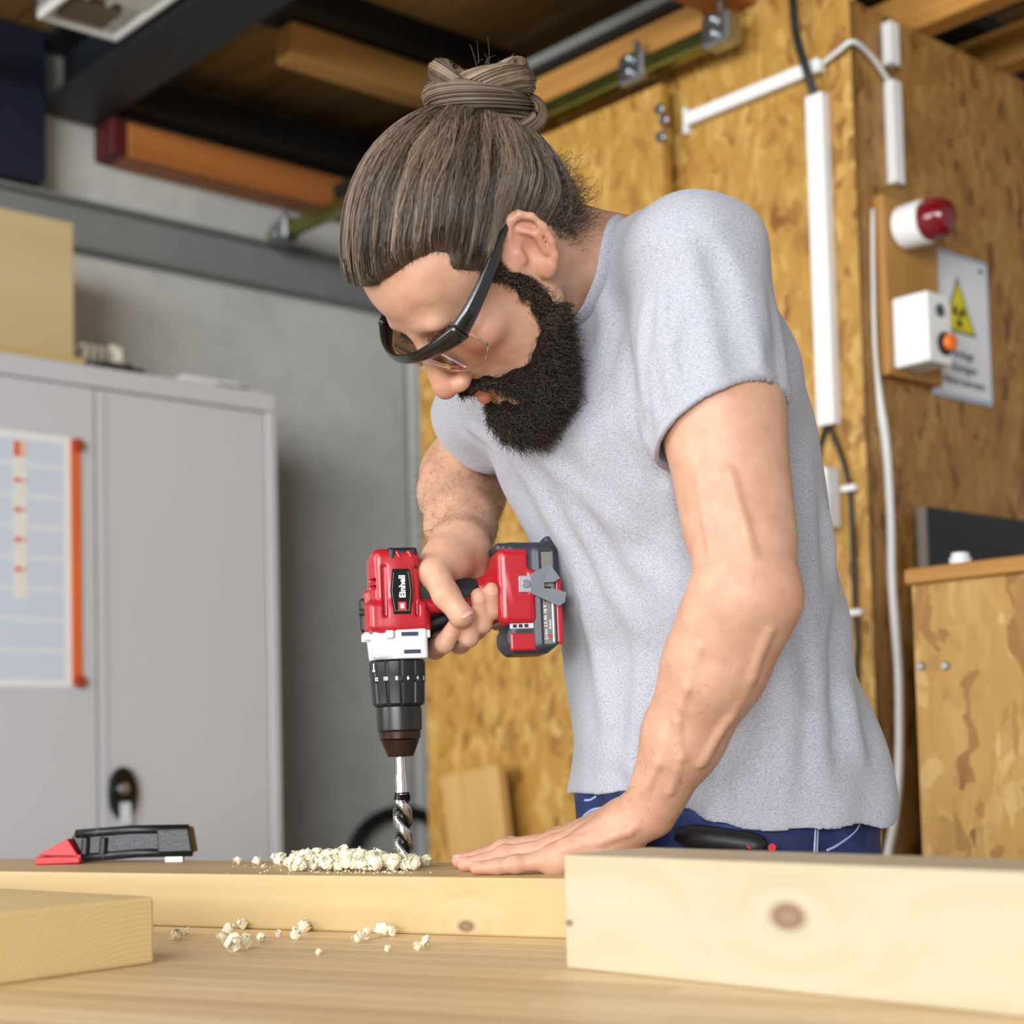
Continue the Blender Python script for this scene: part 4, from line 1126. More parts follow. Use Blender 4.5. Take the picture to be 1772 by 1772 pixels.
# black rear cap pieces
F = Field()
F.add(rboxp(P3(0.006, 0.006, 0.3205), (0.0160, 0.0205, 0.0075), 0.005), 0)
F.add(rboxp(P3(-0.004, 0.022, 0.316), (0.0035, 0.0058, 0.0115), 0.002), 0.001)
F.add(rboxp(P3(0.0185, 0.021, 0.316), (0.0032, 0.0052, 0.0115), 0.002), 0.001)
rc = dsdf('rear_guard', F, M_dblk, drill)
for hh_ in (0.001, 0.013):
    F = Field(); F.add(cap(P3(hh_, 0.0255, 0.3225), P3(hh_+0.0025, 0.0262, 0.3175), 0.0026, 0.0022), 0)
    dsdf('red_accent', F, M_dred, rc, 0.0007)
# selector switch on the top
F = Field(); F.add(cap(P3(-0.0325, 0.0, 0.247), P3(-0.0325, 0.0, 0.274), 0.0042, 0.0050), 0); F.add(rboxp(P3(-0.0345, 0.0, 0.264), (0.0035, 0.0058, 0.0028), 0.001), 0.001)
_ = dsdf('gear_selector', F, M_dblk, drill, 0.0008)
F = Field(); F.add(cap(P3(-0.0240, 0.0165, 0.246), P3(-0.0240, 0.0175, 0.273), 0.0030, 0.0036), 0); F.add(rboxp(P3(-0.0250, 0.018, 0.262), (0.0045, 0.003, 0.0028), 0.001), 0.001)
_ = dsdf('side_selector', F, M_dblk, drill, 0.0008)
# name plate
plate_pts = [(-0.0085, -0.0235), (0.0085, -0.0235), (0.0112, 0.0), (0.0085, 0.0225), (-0.0085, 0.0225), (-0.0112, 0.0)]
Mp = MD @ frame(np.array([0.0035, -0.0303, 0.2825]), np.array([1.0, 0, 0]), np.array([0, 0, 1.0]), np.array([0, -1.0, 0]))
plate = prism('name_plate', plate_pts, 0.0022, m_plain('plate_black', '#050505', 0.6, var=0, spec=0.2), Mp, drill, 0.0004)
sil = m_plain('plate_line', '#9a8f88', 0.35)
for i in range(6):
    a, b = np.array(plate_pts[i])*0.86, np.array(plate_pts[(i+1) % 6])*0.86
    if i in (3,): continue
    p_a = Mp @ Vector((a[0], a[1], 0.0024)); p_b = Mp @ Vector((b[0], b[1], 0.0024))
    cyl('plate_outline', np.array(p_a), np.array(p_b), 0.00025, sil, plate, 6)
text_obj('name_lettering', 'Einhell', 0.0088, M_print, Mp @ Matrix.Translation((0.0012, 0.0045, 0.0023)) @ Matrix.Rotation(math.pi/2, 4, 'Z'), plate, 0.0001, bold=0.00028)
lg = prism('logo_square', [(-0.0038, -0.0195), (0.0044, -0.0195), (0.0044, -0.0112), (-0.0038, -0.0112)], 0.0002, m_plain('logo_red', '#d01f2c', 0.4, var=0), Mp @ Matrix.Translation((0, 0, 0.0022)), plate)
Mq = Mp @ Matrix.Translation((0.0003, -0.01535, 0.0024)) @ Matrix.Rotation(math.pi/2, 4, 'Z')
for (x0, x1, y0, y1) in ((-0.0026, -0.0010, -0.0019, 0.0019), (-0.0026, 0.0026, 0.0008, 0.0019), (-0.0026, 0.0020, -0.0005, 0.0005), (-0.0026, 0.0026, -0.0019, -0.0009)):
    box('logo_bar', (x0, y0, 0), (x1, y1, 0.0002), M_print, Mq, lg, 0.0)
# handle: red core and black grip
F = Field()
F.add(cap(P3(0.020, 0, 0.284), P3(0.110, 0, 0.277), 0.0195, 0.0170), 0)
F.add(cap(P3(0.022, 0, 0.262), P3(0.045, 0, 0.272), 0.0165, 0.0150), 0.008)
hd = dsdf('handle_grip', F, M_dblk, drill, 0.0012)
F = Field()
F.add(cap(P3(0.028, 0.0135, 0.268), P3(0.100, 0.012, 0.2695), 0.0078, 0.0088), 0)
F.add(cap(P3(0.028, -0.0135, 0.268), P3(0.100, -0.012, 0.2695), 0.0078, 0.0088), 0)
_ = dsdf('handle_core', F, M_dred, drill, 0.0012)
F = Field()
F.add(cap(P3(0.036, 0, 0.250), P3(0.062, 0, 0.258), 0.0085, 0.0075), 0); F.add(cap(P3(0.030, 0, 0.240), P3(0.032, 0, 0.256), 0.0065), 0.004)
_ = dsdf('trigger', F, M_dblk, drill, 0.0011)
# red foot and battery
F = Field()
F.add(rboxp(P3(0.1225, 0, 0.2840), (0.0205, 0.0385, 0.0400), 0.009), 0)
F.add(cap(P3(0.096, 0, 0.280), P3(0.115, 0, 0.283), 0.0200, 0.0330), 0.012)
F.sub(rboxp(P3(0.1500, 0.0, 0.322), (0.0160, 0.08, 0.0200), 0.002), 0.003)
F.add(rboxp(P3(0.140, 0.0345, 0.287), (0.0055, 0.0045, 0.012), 0.002), 0.003)
ft = dsdf('battery_foot', F, M_dred, drill, 0.0013)
F = Field()
F.add(rboxp(P3(0.1395, 0, 0.2730), (0.0275, 0.0345, 0.0575), 0.008), 0)
F.add(rboxp(P3(0.1530, 0, 0.2720), (0.0145, 0.0375, 0.0560), 0.010), 0.003)
F.add(rboxp(P3(0.1150, 0, 0.3255), (0.012, 0.0270, 0.0052), 0.004), 0.003)
F.add(rboxp(P3(0.1280, 0, 0.2280), (0.0185, 0.0330, 0.0125), 0.005), 0.003)
F.add(rboxp(P3(0.1600, 0, 0.3300), (0.006, 0.030, 0.0065), 0.003), 0.002)
F.sub(rboxp(P3(0.1540, 0.0378, 0.272), (0.0065, 0.0018, 0.049), 0.001), 0.001)
F.sub(rboxp(P3(0.1720, 0, 0.215), (0.012, 0.08, 0.012), 0.0, np.array([[math.cos(.7), 0, math.sin(.7)], [0, 1, 0], [-math.sin(.7), 0, math.cos(.7)]])), 0.003)
F.sub(rboxp(P3(0.1080, 0, 0.209), (0.012, 0.08, 0.012), 0.0, np.array([[math.cos(.7), 0, math.sin(.7)], [0, 1, 0], [-math.sin(.7), 0, math.cos(.7)]])), 0.003)
bat = dsdf('battery', F, M_dgrey, drill, 0.0013)
F = Field(); F.add(rboxp(P3(0.1270, 0.0322, 0.2275), (0.0135, 0.0026, 0.0095), 0.002), 0)
_ = dsdf('red_latch', F, M_dred, bat, 0.001)
F = Field(); F.add(rboxp(P3(0.1655, 0.0300, 0.258), (0.0035, 0.007, 0.034), 0.002), 0)
_ = dsdf('red_edge_strip', F, M_dred, bat, 0.001)
ind = box('charge_indicator', (0.1135, -0.0352, 0.2405), (0.1385, -0.0335, 0.2465), m_plain('indicator_silver', '#c8c8cc', 0.35), dM(0, 0, 0), bat, 0.0008)
for i in range(3):
    box('charge_light', (0.1165+0.006*i, -0.0356, 0.2418), (0.1205+0.006*i, -0.0351, 0.2452), m_plain('light_dark', '#2a2a2c', 0.3) if i == 0 else MATS['light_dark'], dM(0, 0, 0), ind, 0.0)
lbm = box('battery_label', (0.1485, -0.0364, 0.224), (0.1595, -0.0355, 0.319), m_plain('label_olive_grey', '#77746c', 0.4, var=0.1, scale=40), dM(0, 0, 0), bat, 0.0)
Mt = MD @ frame(np.array([0.1565, -0.0366, 0.238]), np.array([1.0, 0, 0]), np.array([0, 0, 1.0]), np.array([0, -1.0, 0]))
text_obj('label_text', 'Li-Ion 2,5 Ah 18 V', 0.0048, M_print, Mt @ Matrix.Translation((-0.0058, 0.0085, 0.0)) @ Matrix.Rotation(math.pi/2, 4, 'Z'), lbm, 0.0001)
text_obj('label_text', 'Einhell', 0.0036, M_print, Mt @ Matrix.Translation((-0.0012, 0.006, 0.0)) @ Matrix.Rotation(math.pi/2, 4, 'Z'), lbm, 0.0001)
box('label_square', (-0.0030, -0.0075, 0), (0.0002, -0.0043, 0.0002), MATS['logo_red'], Mt, lbm, 0.0)
box('label_stripe', (0.0012, -0.012, 0), (0.0026, 0.030, 0.0003), M_print, Mt, lbm, 0.0)
pxc = box('label_field', (-0.0065, 0.030, 0), (0.0008, 0.045, 0.0003), MATS['plate_black'], Mt, lbm, 0.0)
# belt clip
M_clip = m_plain('belt_clip_grey', '#666a70', 0.45, 0.3, var=0.05)
clip_pts = [(0.136, 0.276), (0.136, 0.296), (0.156, 0.306), (0.166, 0.291), (0.160, 0.287), (0.1495, 0.287), (0.1495, 0.281), (0.160, 0.280), (0.172, 0.276), (0.170, 0.266), (0.164, 0.262)]
bm = bmesh.new()
vsb = [bm.verts.new((x, -0.0395 - max(0, (x-0.14))*0.10, z)) for x, z in clip_pts]
vst = [bm.verts.new((x, -0.0415 - max(0, (x-0.14))*0.10, z)) for x, z in clip_pts]
bm.faces.new(vsb); bm.faces.new(vst[::-1])
for i in range(len(clip_pts)):
    j = (i+1) % len(clip_pts); bm.faces.new((vsb[i], vst[i], vst[j], vsb[j]))
bc_ = bm_obj('belt_clip', bm, M_clip, dM(0, 0, 0), drill)
box('clip_foot', (0.1235, -0.0405, 0.2775), (0.1365, -0.0385, 0.2945), m_plain('clip_light_grey', '#9a9ca0', 0.5, 0.2), dM(0, 0, 0), bc_, 0.0006)
cyl('clip_screw', dl(0.131, 0.0405, 0.286), dl(0.131, 0.0425, 0.286), 0.0042, M_zinc, bc_, 12)
# ------------------------------------------------------------------ person: skeleton in world space
HS = 0.995                                            # head scale
HE = atY(836, 452, 1.53)                             # midpoint between the ears
HL = np.array([0.52, -0.82, -0.25]); HL /= np.linalg.norm(HL)
HF = np.array([-0.48, -0.09, -0.87]); HF -= HL*(HF @ HL); HF /= np.linalg.norm(HF)
HU = np.cross(HF, HL)
HR = np.stack([HL, HF, HU])                           # rows: left, forward, up
def hw_(l, f, u): return HE + HS*(HL*l + HF*f + HU*u)
def hcap(a, b, r1, r2=None): return cap(hw_(*a), hw_(*b), r1*HS, None if r2 is None else r2*HS)
def hell(c, r, Rm=None): return ell(hw_(*c), np.array(r)*HS, HR if Rm is None else Rm)
TL = np.array([0.624, -0.781, 0.0]); TF = np.array([-0.781, -0.624, 0.0]); TU = np.array([0, 0, 1.0])   # torso left / front / up
NB = atY(1064, 480, 1.635)
SL, EL, WL = atY(1208, 464, 1.500), atY(1294, 1030, 1.445), atY(1124, 1404, 1.545)
SR, ER, WR = atY(900, 655, 1.740), atY(803, 812, 1.965), atY(795, 952, 1.735)
HIP = atY(1250, 1440, 1.745)

def smooth_table(z, cols, n=160):
    zz = np.linspace(z[0], z[-1], n)
    out = [np.interp(zz, z, c) for c in cols]
    ker = np.hanning(19); ker /= ker.sum()
    out = [np.convolve(np.pad(o, 9, mode='edge'), ker, 'valid') for o in out]
    return zz, out
def stack(levels, expo=2.3, shrink=0.0, zlo=None, zhi=None, hem=None):
    """levels: (z, x, y, half width left-right, half depth front-back)"""
    lv = np.array(sorted(levels)); zz, (cx_, cy_, a_, b_) = smooth_table(lv[:, 0], [lv[:, i] for i in (1, 2, 3, 4)])
    zlo = lv[0, 0] if zlo is None else zlo; zhi = lv[-1, 0] if zhi is None else zhi
    def fn(P):
        z = P[:, 2]
        x0 = np.interp(z, zz, cx_); y0 = np.interp(z, zz, cy_); a = np.interp(z, zz, a_)-shrink; b = np.interp(z, zz, b_)-shrink
        qx, qy = P[:, 0]-x0, P[:, 1]-y0
        ql = (qx*TL[0]+qy*TL[1])/a; qf = (qx*TF[0]+qy*TF[1])/b
        k = (np.abs(ql)**expo + np.abs(qf)**expo)**(1/expo)
        d = (k-1)*np.minimum(a, b)
        lo_ = (hem(ql, qf) if hem is not None else zlo) - z
        return np.maximum(np.maximum(d, z-zhi), lo_).astype(np.float32)
    c = np.array([lv[:, 1].mean(), lv[:, 2].mean(), (zlo+zhi)/2])
    return Prim(fn, c, 0.5*(zhi-zlo)+0.30)
def lev(px, py, Y, a, b):
    p = atY(px, py, Y); return (p[2], p[0], p[1], a, b)
TORSO = [lev(1258, 1470, 1.745, 0.187, 0.139), lev(1258, 1390, 1.745, 0.188, 0.140), lev(1254, 1300, 1.745, 0.178, 0.132), lev(1218, 1130, 1.735, 0.163, 0.117),
         lev(1178, 950, 1.715, 0.172, 0.126), lev(1126, 790, 1.690, 0.184, 0.137), lev(1106, 660, 1.672, 0.182, 0.118), lev(1100, 550, 1.66, 0.160, 0.092), lev(1092, 470, 1.65, 0.12, 0.07)]


# ---- skin body: head, neck, torso core, arms and hands as one field
B = Field()
# cranium and face
B.add(hell((0, -0.006, 0.046), (0.0755, 0.0985, 0.084)), 0)
B.add(hell((0, -0.045, 0.012), (0.064, 0.056, 0.058)), 0.02)
B.add(hell((0, 0.045, 0.050), (0.063, 0.050, 0.052)), 0.02)
B.add(hell((0, 0.038, -0.030), (0.0605, 0.056, 0.072)), 0.02)
B.add(hcap((-0.034, 0.086, 0.026), (0.034, 0.086, 0.026), 0.0125), 0.014)
for s in (-1, 1):
    B.add(hell((s*0.044, 0.064, -0.014), (0.021, 0.024, 0.017)), 0.014)
    B.add(hcap((s*0.054, 0.012, -0.050), (s*0.016, 0.084, -0.098), 0.016, 0.015), 0.018)
    B.add(hcap((s*0.058, 0.006, 0.0), (s*0.054, 0.012, -0.050), 0.016, 0.015), 0.018)
B.add(hell((0, 0.088, -0.098), (0.023, 0.016, 0.018)), 0.014)
B.add(hell((0, 0.086, -0.060), (0.029, 0.019, 0.026)), 0.012)
for s in (-1, 1):
    B.sub(hell((s*0.033, 0.1035, 0.011), (0.0195, 0.0155, 0.0115)), 0.012)
    B.add(hell((s*0.032, 0.0795, 0.0085), (0.0150, 0.0135, 0.0125)), 0.004)         # lowered lids
B.add(hcap((0, 0.0955, 0.018), (0, 0.1195, -0.026), 0.0080, 0.0105), 0.010)          # nose
B.add(hell((0, 0.1205, -0.0330), (0.0120, 0.0120, 0.0105)), 0.007)
for s in (-1, 1):
    B.add(hell((s*0.0125, 0.1095, -0.0375), (0.0080, 0.0115, 0.0085)), 0.006)
    B.sub(hell((s*0.0068, 0.1150, -0.0465), (0.0036, 0.0055, 0.0050)), 0.003)
B.add(hcap((-0.020, 0.0985, -0.0625), (0, 0.1065, -0.0590), 0.0042, 0.0056), 0.006)
B.add(hcap((0.020, 0.0985, -0.0625), (0, 0.1065, -0.0590), 0.0042, 0.0056), 0.006)
B.add(hcap((-0.018, 0.0970, -0.0700), (0, 0.1045, -0.0730), 0.0045, 0.0066), 0.005)
B.add(hcap((0.018, 0.0970, -0.0700), (0, 0.1045, -0.0730), 0.0045, 0.0066), 0.005)
B.sub(hcap((-0.021, 0.1025, -0.0655), (0.021, 0.1025, -0.0655), 0.0012), 0.003)
B.sub(hcap((0, 0.1130, -0.0660), (0, 0.1140, -0.0660), 0.0015), 0.003)
# ears
EAR = []
for s in (-1, 1):
    ce = np.array([s*0.0775, -0.014, 0.002])
    eu = np.array([0, -0.38, 0.925]); eb = np.array([s*0.48, -0.80, -0.34]); eb -= eu*(eb @ eu); eb /= np.linalg.norm(eb)
    en = np.cross(eu, eb); en = en if en[0]*s > 0 else -en
    def ep(a, b, c, ce=ce, eu=eu, eb=eb, en=en): return tuple(ce + eu*a + eb*b + en*c)
    Re = np.stack([en, eb, eu]) @ HR
    B.add(ell(hw_(*ep(0.002, 0.001, -0.004)), np.array((0.0045, 0.0165, 0.0295))*HS, Re), 0.008)
    ph = np.radians([168, 140, 110, 80, 50, 20, -10, -38, -62])
    hp = [ep(0.0305*math.sin(a)+0.001, 0.0180*math.cos(a), 0.0015 + 0.001*math.cos(a)) for a in ph]
    for a, b in zip(hp[:-1], hp[1:]): B.add(hcap(a, b, 0.0037, 0.0037), 0.0025)
    B.sub(ell(hw_(*ep(-0.002, -0.003, 0.0045)), np.array((0.0075, 0.0085, 0.0125))*HS, Re), 0.003)
    B.sub(ell(hw_(*ep(0.0175, 0.003, 0.0030)), np.array((0.0035, 0.0095, 0.0065))*HS, Re), 0.002)
    for a, b in ((ep(0.0185, -0.003, 0.001), ep(0.008, 0.0085, 0.0025)), (ep(0.008, 0.0085, 0.0025), ep(-0.011, 0.0085, 0.002))): B.add(hcap(a, b, 0.0034), 0.003)
    B.add(ell(hw_(*ep(-0.0245, 0.0020, 0.0005)), np.array((0.0045, 0.0085, 0.0105))*HS, Re), 0.004)
    B.add(hcap(ep(-0.006, -0.0135, 0.003), ep(0.001, -0.0140, 0.003), 0.0046), 0.004)
    EAR.append((ce, eu, eb, en))
# neck and trunk core (trunk itself sits inside the shirt)
B.add(cap(hw_(0, -0.032, -0.022), NB, 0.056, 0.060), 0.02)
B.add(cap(hw_(0.050, -0.020, -0.020), NB + TF*0.045 - TU*0.03, 0.018, 0.018), 0.02)
B.add(cap(hw_(-0.050, -0.020, -0.020), NB + TF*0.045 - TU*0.03, 0.018, 0.018), 0.02)
B.add(cap(hw_(0, 0.045, -0.060), NB + TF*0.055 - TU*0.02, 0.030, 0.030), 0.02)
SC = (SL+SR)/2
B.add(cap(NB + TU*-0.01, SL + TU*0.005, 0.050, 0.046), 0.03)
B.add(cap(NB + TU*-0.01, SR + TU*0.005, 0.050, 0.046), 0.03)
B.add(stack(TORSO, 2.2, 0.022, 1.045, TORSO[-3][0]), 0.03)
# left arm
def lerp(a, b, t): return a + (b-a)*t
aL = EL-SL; aL /= np.linalg.norm(aL)
fL = WL-EL; fL /= np.linalg.norm(fL)
VX = np.array([1.0, 0, 0]); VY = np.array([0, 1.0, 0])
B.add(cap(SL, lerp(SL, EL, 0.45), 0.056, 0.050), 0.02)
B.add(cap(lerp(SL, EL, 0.40), EL, 0.049, 0.040), 0.02)
B.add(ell(lerp(SL, EL, 0.20) + VX*0.006, (0.055, 0.055, 0.085)), 0.02)                      # deltoid
B.add(cap(lerp(SL, EL, 0.45) - VX*0.008 - VY*0.004, lerp(SL, EL, 0.80) - VX*0.011, 0.041, 0.032), 0.025)   # biceps
B.add(cap(lerp(SL, EL, 0.42) + VX*0.016, lerp(SL, EL, 0.84) + VX*0.018, 0.039, 0.030), 0.025)              # triceps
B.add(ell(EL + np.array([0.024, -0.006, -0.004]), (0.021, 0.024, 0.027)), 0.018)               # elbow point
B.add(cap(EL + np.array([-0.024, -0.006, 0.0]), EL + fL*0.06 + np.array([-0.006, 0, 0]), 0.028, 0.030), 0.02)
p1, p2, p3_ = EL + fL*0.075, EL + fL*0.15, WL
B.add(cap(EL, p1, 0.040, 0.0425), 0.02)
B.add(cap(p1, p2, 0.0425, 0.0345), 0.02)
flatL = TL*0.3 - VY*0.9
B.add(cap(p2, WL, 0.0345, 0.0262), 0.02)
B.add(cap(EL + fL*0.03 + np.array([-0.018, -0.004, 0.004]), EL + fL*0.14 + np.array([-0.008, -0.002, 0.004]), 0.028, 0.020), 0.02)
B.add(cap(EL + fL*0.03 + np.array([0.014, -0.002, -0.01]), EL + fL*0.16 + np.array([0.006, 0.0, -0.006]), 0.026, 0.016), 0.02)
B.add(ell(WL + np.array([0.014, -0.010, 0.012]), (0.011, 0.010, 0.013)), 0.012)              # ulna knob
# left hand flat on the board
def onb(px, py, z): return atZ(px, py, PT+z)
LH = {
 'index':  [atY(972, 1456, 1.672), atY(884, 1466, 1.690), atY(843, 1480, 1.700), atY(805, 1493, 1.705)],
 'middle': [atY(964, 1460, 1.635), atY(872, 1470, 1.650), atY(832, 1485, 1.655), atY(794, 1498, 1.660)],
 'ring':   [atY(960, 1469, 1.598), atY(874, 1480, 1.606), atY(838, 1492, 1.610), atY(803, 1503, 1.613)],
 'little': [atY(964, 1485, 1.562), atY(894, 1496, 1.562), atY(860, 1503, 1.564), atY(824, 1509, 1.566)]}
FR = {'index': (0.0112, 0.0095, 0.0086, 0.0072), 'middle': (0.0115, 0.0098, 0.0088, 0.0074), 'ring': (0.0110, 0.0094, 0.0084, 0.0071), 'little': (0.0100, 0.0082, 0.0074, 0.0063)}
for n_, J in LH.items():
    R4 = FR[n_]
    zfl = PT + 0.0012
    J = [np.array(j) for j in J]
    for i in range(4): J[i][2] = max(J[i][2], zfl + R4[i]*0.92)
    LH[n_] = J
    for i in range(3): B.add(cap(J[i], J[i+1], R4[i], R4[i+1]), 0.004 if i else 0.008)
    B.add(ell(J[1] + TU*0.001, (R4[1]*1.12, R4[1]*1.05, R4[1]*1.02)), 0.004)
    B.add(cap(WL + (J[0]-WL)*0.12, J[0], 0.020, 0.0125), 0.010)
# palm slab fill and knuckles
palm_c = (LH['middle'][0] + LH['ring'][0])/2
for n_ in ('index', 'middle', 'ring', 'little'):
    B.add(ell(LH[n_][0] + TU*0.0015, (0.0125, 0.0120, 0.0105)), 0.007)
B.add(cap(lerp(WL, LH['little'][0], 0.25) - TU*0.008, LH['little'][0] - TU*0.004, 0.017, 0.013), 0.012)
B.add(cap(lerp(WL, LH['index'][0], 0.2) - TU*0.006, LH['index'][0] - TU*0.004, 0.019, 0.014), 0.012)
heel = np.array(lerp(WL, palm_c, 0.45)); heel[2] = PT + 0.021
B.add(ell(heel, (0.034, 0.034, 0.020)), 0.015)
lt = [np.array(lerp(WL, LH['index'][0], 0.25)), np.array(LH['index'][0]) + np.array([0.055, 0.030, -0.018]), np.array(LH['index'][0]) + np.array([0.020, 0.052, -0.024]), np.array(LH['index'][0]) + np.array([-0.012, 0.060, -0.026])]
for i, r_ in ((1, 0.013), (2, 0.0112), (3, 0.0095)): lt[i][2] = max(lt[i][2], PT + r_ + 0.001)
for i, (ra, rb) in enumerate(((0.019, 0.014), (0.0135, 0.0115), (0.0115, 0.0095))): B.add(cap(lt[i], lt[i+1], ra, rb), 0.010 if i == 0 else 0.004)
# right arm
fR = WR-ER
B.add(cap(SR, ER, 0.052, 0.044), 0.02)
B.add(cap(ER, lerp(ER, WR, 0.32), 0.044, 0.047), 0.02)
B.add(cap(lerp(ER, WR, 0.32), lerp(ER, WR, 0.72), 0.047, 0.037), 0.02)
B.add(cap(lerp(ER, WR, 0.72), WR, 0.036, 0.0295), 0.02)
B.add(cap(lerp(ER, WR, 0.10) - VX*0.02, lerp(ER, WR, 0.6) - VX*0.012, 0.03, 0.022), 0.02)
# right hand around the drill handle (drill coordinates h, s, z)
RH = {
 'index':  [dl(0.050, -0.036, 0.268), dl(0.0420, -0.016, 0.2265), dl(0.0480, 0.0130, 0.2290), dl(0.0600, 0.0260, 0.2480)],
 'middle': [dl(0.066, -0.038, 0.272), dl(0.0680, -0.014, 0.2320), dl(0.0735, 0.0165, 0.2350), dl(0.0720, 0.0275, 0.2560)],
 'ring':   [dl(0.082, -0.036, 0.276), dl(0.0850, -0.014, 0.2450), dl(0.0885, 0.0180, 0.2480), dl(0.0835, 0.0275, 0.2760)],
 'little': [dl(0.094, -0.032, 0.280), dl(0.0980, -0.012, 0.2580), dl(0.0990, 0.0225, 0.2605), dl(0.0965, 0.0315, 0.2820)]}
FRr = {'index': (0.0125, 0.0108, 0.0100, 0.0084), 'middle': (0.0125, 0.0112, 0.0104, 0.0088), 'ring': (0.0118, 0.0106, 0.0098, 0.0084), 'little': (0.0105, 0.0094, 0.0086, 0.0074)}
for n_, J in RH.items():
    R4 = FRr[n_]
    for i in range(3): B.add(cap(J[i], J[i+1], R4[i], R4[i+1]), 0.008 if i == 0 else 0.0035)
    B.add(ell(J[1], np.full(3, R4[1]*1.05)), 0.004)
    B.add(cap(WR, J[0], 0.022, 0.0135), 0.012)
B.add(cap(dl(0.055, -0.030, 0.312), dl(0.072, -0.036, 0.282), 0.024, 0.018), 0.012)
RT = [dl(0.057, -0.008, 0.316), dl(0.0400, 0.0180, 0.3020), dl(0.0490, 0.0330, 0.2770), dl(0.0630, 0.0385, 0.2555)]
for i, (ra, rb) in enumerate(((0.0220, 0.0165), (0.0160, 0.0135), (0.0138, 0.0118))): B.add(cap(RT[i], RT[i+1], ra, rb), 0.014 if i == 0 else 0.006)
B.add(ell(RT[3], np.array((0.0118, 0.0118, 0.0118))), 0.004)
B.add(cap(WR, RT[0], 0.0275, 0.022), 0.02)
B.add(cap(RT[0], dl(0.050, -0.030, 0.300), 0.020, 0.020), 0.012)
# veins and tendons standing out under the skin
def skin_at(x, y, Y0, Y1):
    r_ = ray(x, y); ts = np.linspace(Y0, Y1, 260); P = (_C + r_*(ts/r_[1])[:, None]).astype(np.float32)
    d = B.ev(P); i = int(np.argmax(d < 0)) if (d < 0).any() else int(np.argmin(d))
    return P[i].astype(float)
for pix, rr_ in (([(1212, 1120), (1190, 1190), (1172, 1250), (1140, 1320), (1118, 1370)], 0.0024), ([(1172, 1250), (1180, 1310), (1160, 1370)], 0.0020), ([(1330, 1090), (1300, 1170), (1262, 1240), (1215, 1320)], 0.0040),
                 ([(1210, 830), (1222, 900), (1232, 960)], 0.0022), ([(1262, 820), (1285, 900), (1300, 960)], 0.0050), ([(1100, 1430), (1060, 1444), (1010, 1452), (972, 1458)], 0.0024), ([(1090, 1440), (1040, 1456), (990, 1466), (966, 1472)], 0.0024)):
    q_ = [skin_at(x, y, 1.30, 1.75) for x, y in pix]
    q_ = [q + (np.array([0, 1.0, 0]))*rr_*0.45 for q in q_]
    for a, b in zip(q_[:-1], q_[1:]): B.add(cap(a, b, rr_), 0.006)
HBODY = 0.0020
bv, bq = polygonise(B, HBODY, 20, 0.006)

# pigment: r = redness, g = dark (lashes, pores), b = nail
tint = np.zeros((len(bv), 3), np.float32)
def spot(c, r, ch, amt):
    d = np.linalg.norm(bv-c, axis=1)/r
    tint[:, ch] = np.maximum(tint[:, ch], amt*np.clip(1-d*d, 0, 1))
spot(hw_(0, 0.120, -0.034), 0.028, 0, 0.8)
for s in (-1, 1):
    spot(hw_(s*0.042, 0.075, -0.022), 0.034, 0, 0.55)
    spot(hw_(s*0.034, 0.092, -0.003), 0.020, 0, 0.55)
    ce, eu, eb, en = EAR[(s+1)//2]
    spot(hw_(*(ce)), 0.036, 0, 0.7)
lpc = (bv-HE) @ HR.T / HS
lip = (np.abs(lpc[:, 0]) < 0.023) & (lpc[:, 1] > 0.085)
ul = np.exp(-((lpc[:, 2]+0.0605 + 3.0*lpc[:, 0]**2)/0.0042)**2) + np.exp(-((lpc[:, 2]+0.0722 - 2.0*lpc[:, 0]**2)/0.0052)**2)
tint[:, 0] = np.where(lip, np.maximum(tint[:, 0], np.clip(ul, 0, 1)*1.4*np.clip((0.024-np.abs(lpc[:, 0]))/0.006, 0, 1)), tint[:, 0])
for J, R4 in [(LH[k], FR[k]) for k in LH] + [(RH[k], FRr[k]) for k in RH]:
    spot(J[3], 0.014, 0, 0.55); spot(J[1], 0.016, 0, 0.40); spot(J[0], 0.018, 0, 0.30)
spot(RT[3], 0.016, 0, 0.4); spot(RT[2], 0.016, 0, 0.25); spot(EL + np.array([0.03, -0.01, 0]), 0.045, 0, 0.4)
for s in (-1, 1):      # lash line of the lowered lids
    m = (np.abs(lpc[:, 0]-s*0.032) < 0.015) & (lpc[:, 1] > 0.08)
    lash = np.exp(-((lpc[:, 2]-0.0015 - 6.0*(lpc[:, 0]-s*0.032)**2)/0.0013)**2)*m
    tint[:, 1] = np.maximum(tint[:, 1], 0.75*lash)
skin = NT('skin')
_at = skin.n('ShaderNodeVertexColor', layer_name='tint').outputs['Color']
_sp = skin.n('ShaderNodeSeparateColor', {'Color': _at})
_co = skin.obj()
_n1 = skin.noise(_co, 45, 4, 0.6); _n2 = skin.noise(_co, 420, 3, 0.6)
_c = skin.ramp(_n1, [(0.30, lin('#be9177')), (0.5, lin('#c89b80')), (0.70, lin('#cfa48a'))])
_c = skin.mix(skin.math('MULTIPLY', skin.ramp(skin.noise(_co, 16, 3, 0.6), [(0.42, (0, 0, 0, 1)), (0.7, (1, 1, 1, 1))]), 0.28), _c, lin('#bd7f68'))
_c = skin.mix(skin.math('MULTIPLY', _sp.outputs[0], 0.62), _c, lin('#bf6f5e'))
_c = skin.mix(skin.math('MULTIPLY', _sp.outputs[1], 0.9), _c, lin('#4a2f26'))
skin.p(Base_Color=_c, Roughness=0.46)
skin.p(**{'Subsurface Weight': 0.12, 'Subsurface Radius': (0.008, 0.003, 0.0015), 'Subsurface Scale': 1.0, 'Specular IOR Level': 0.4})
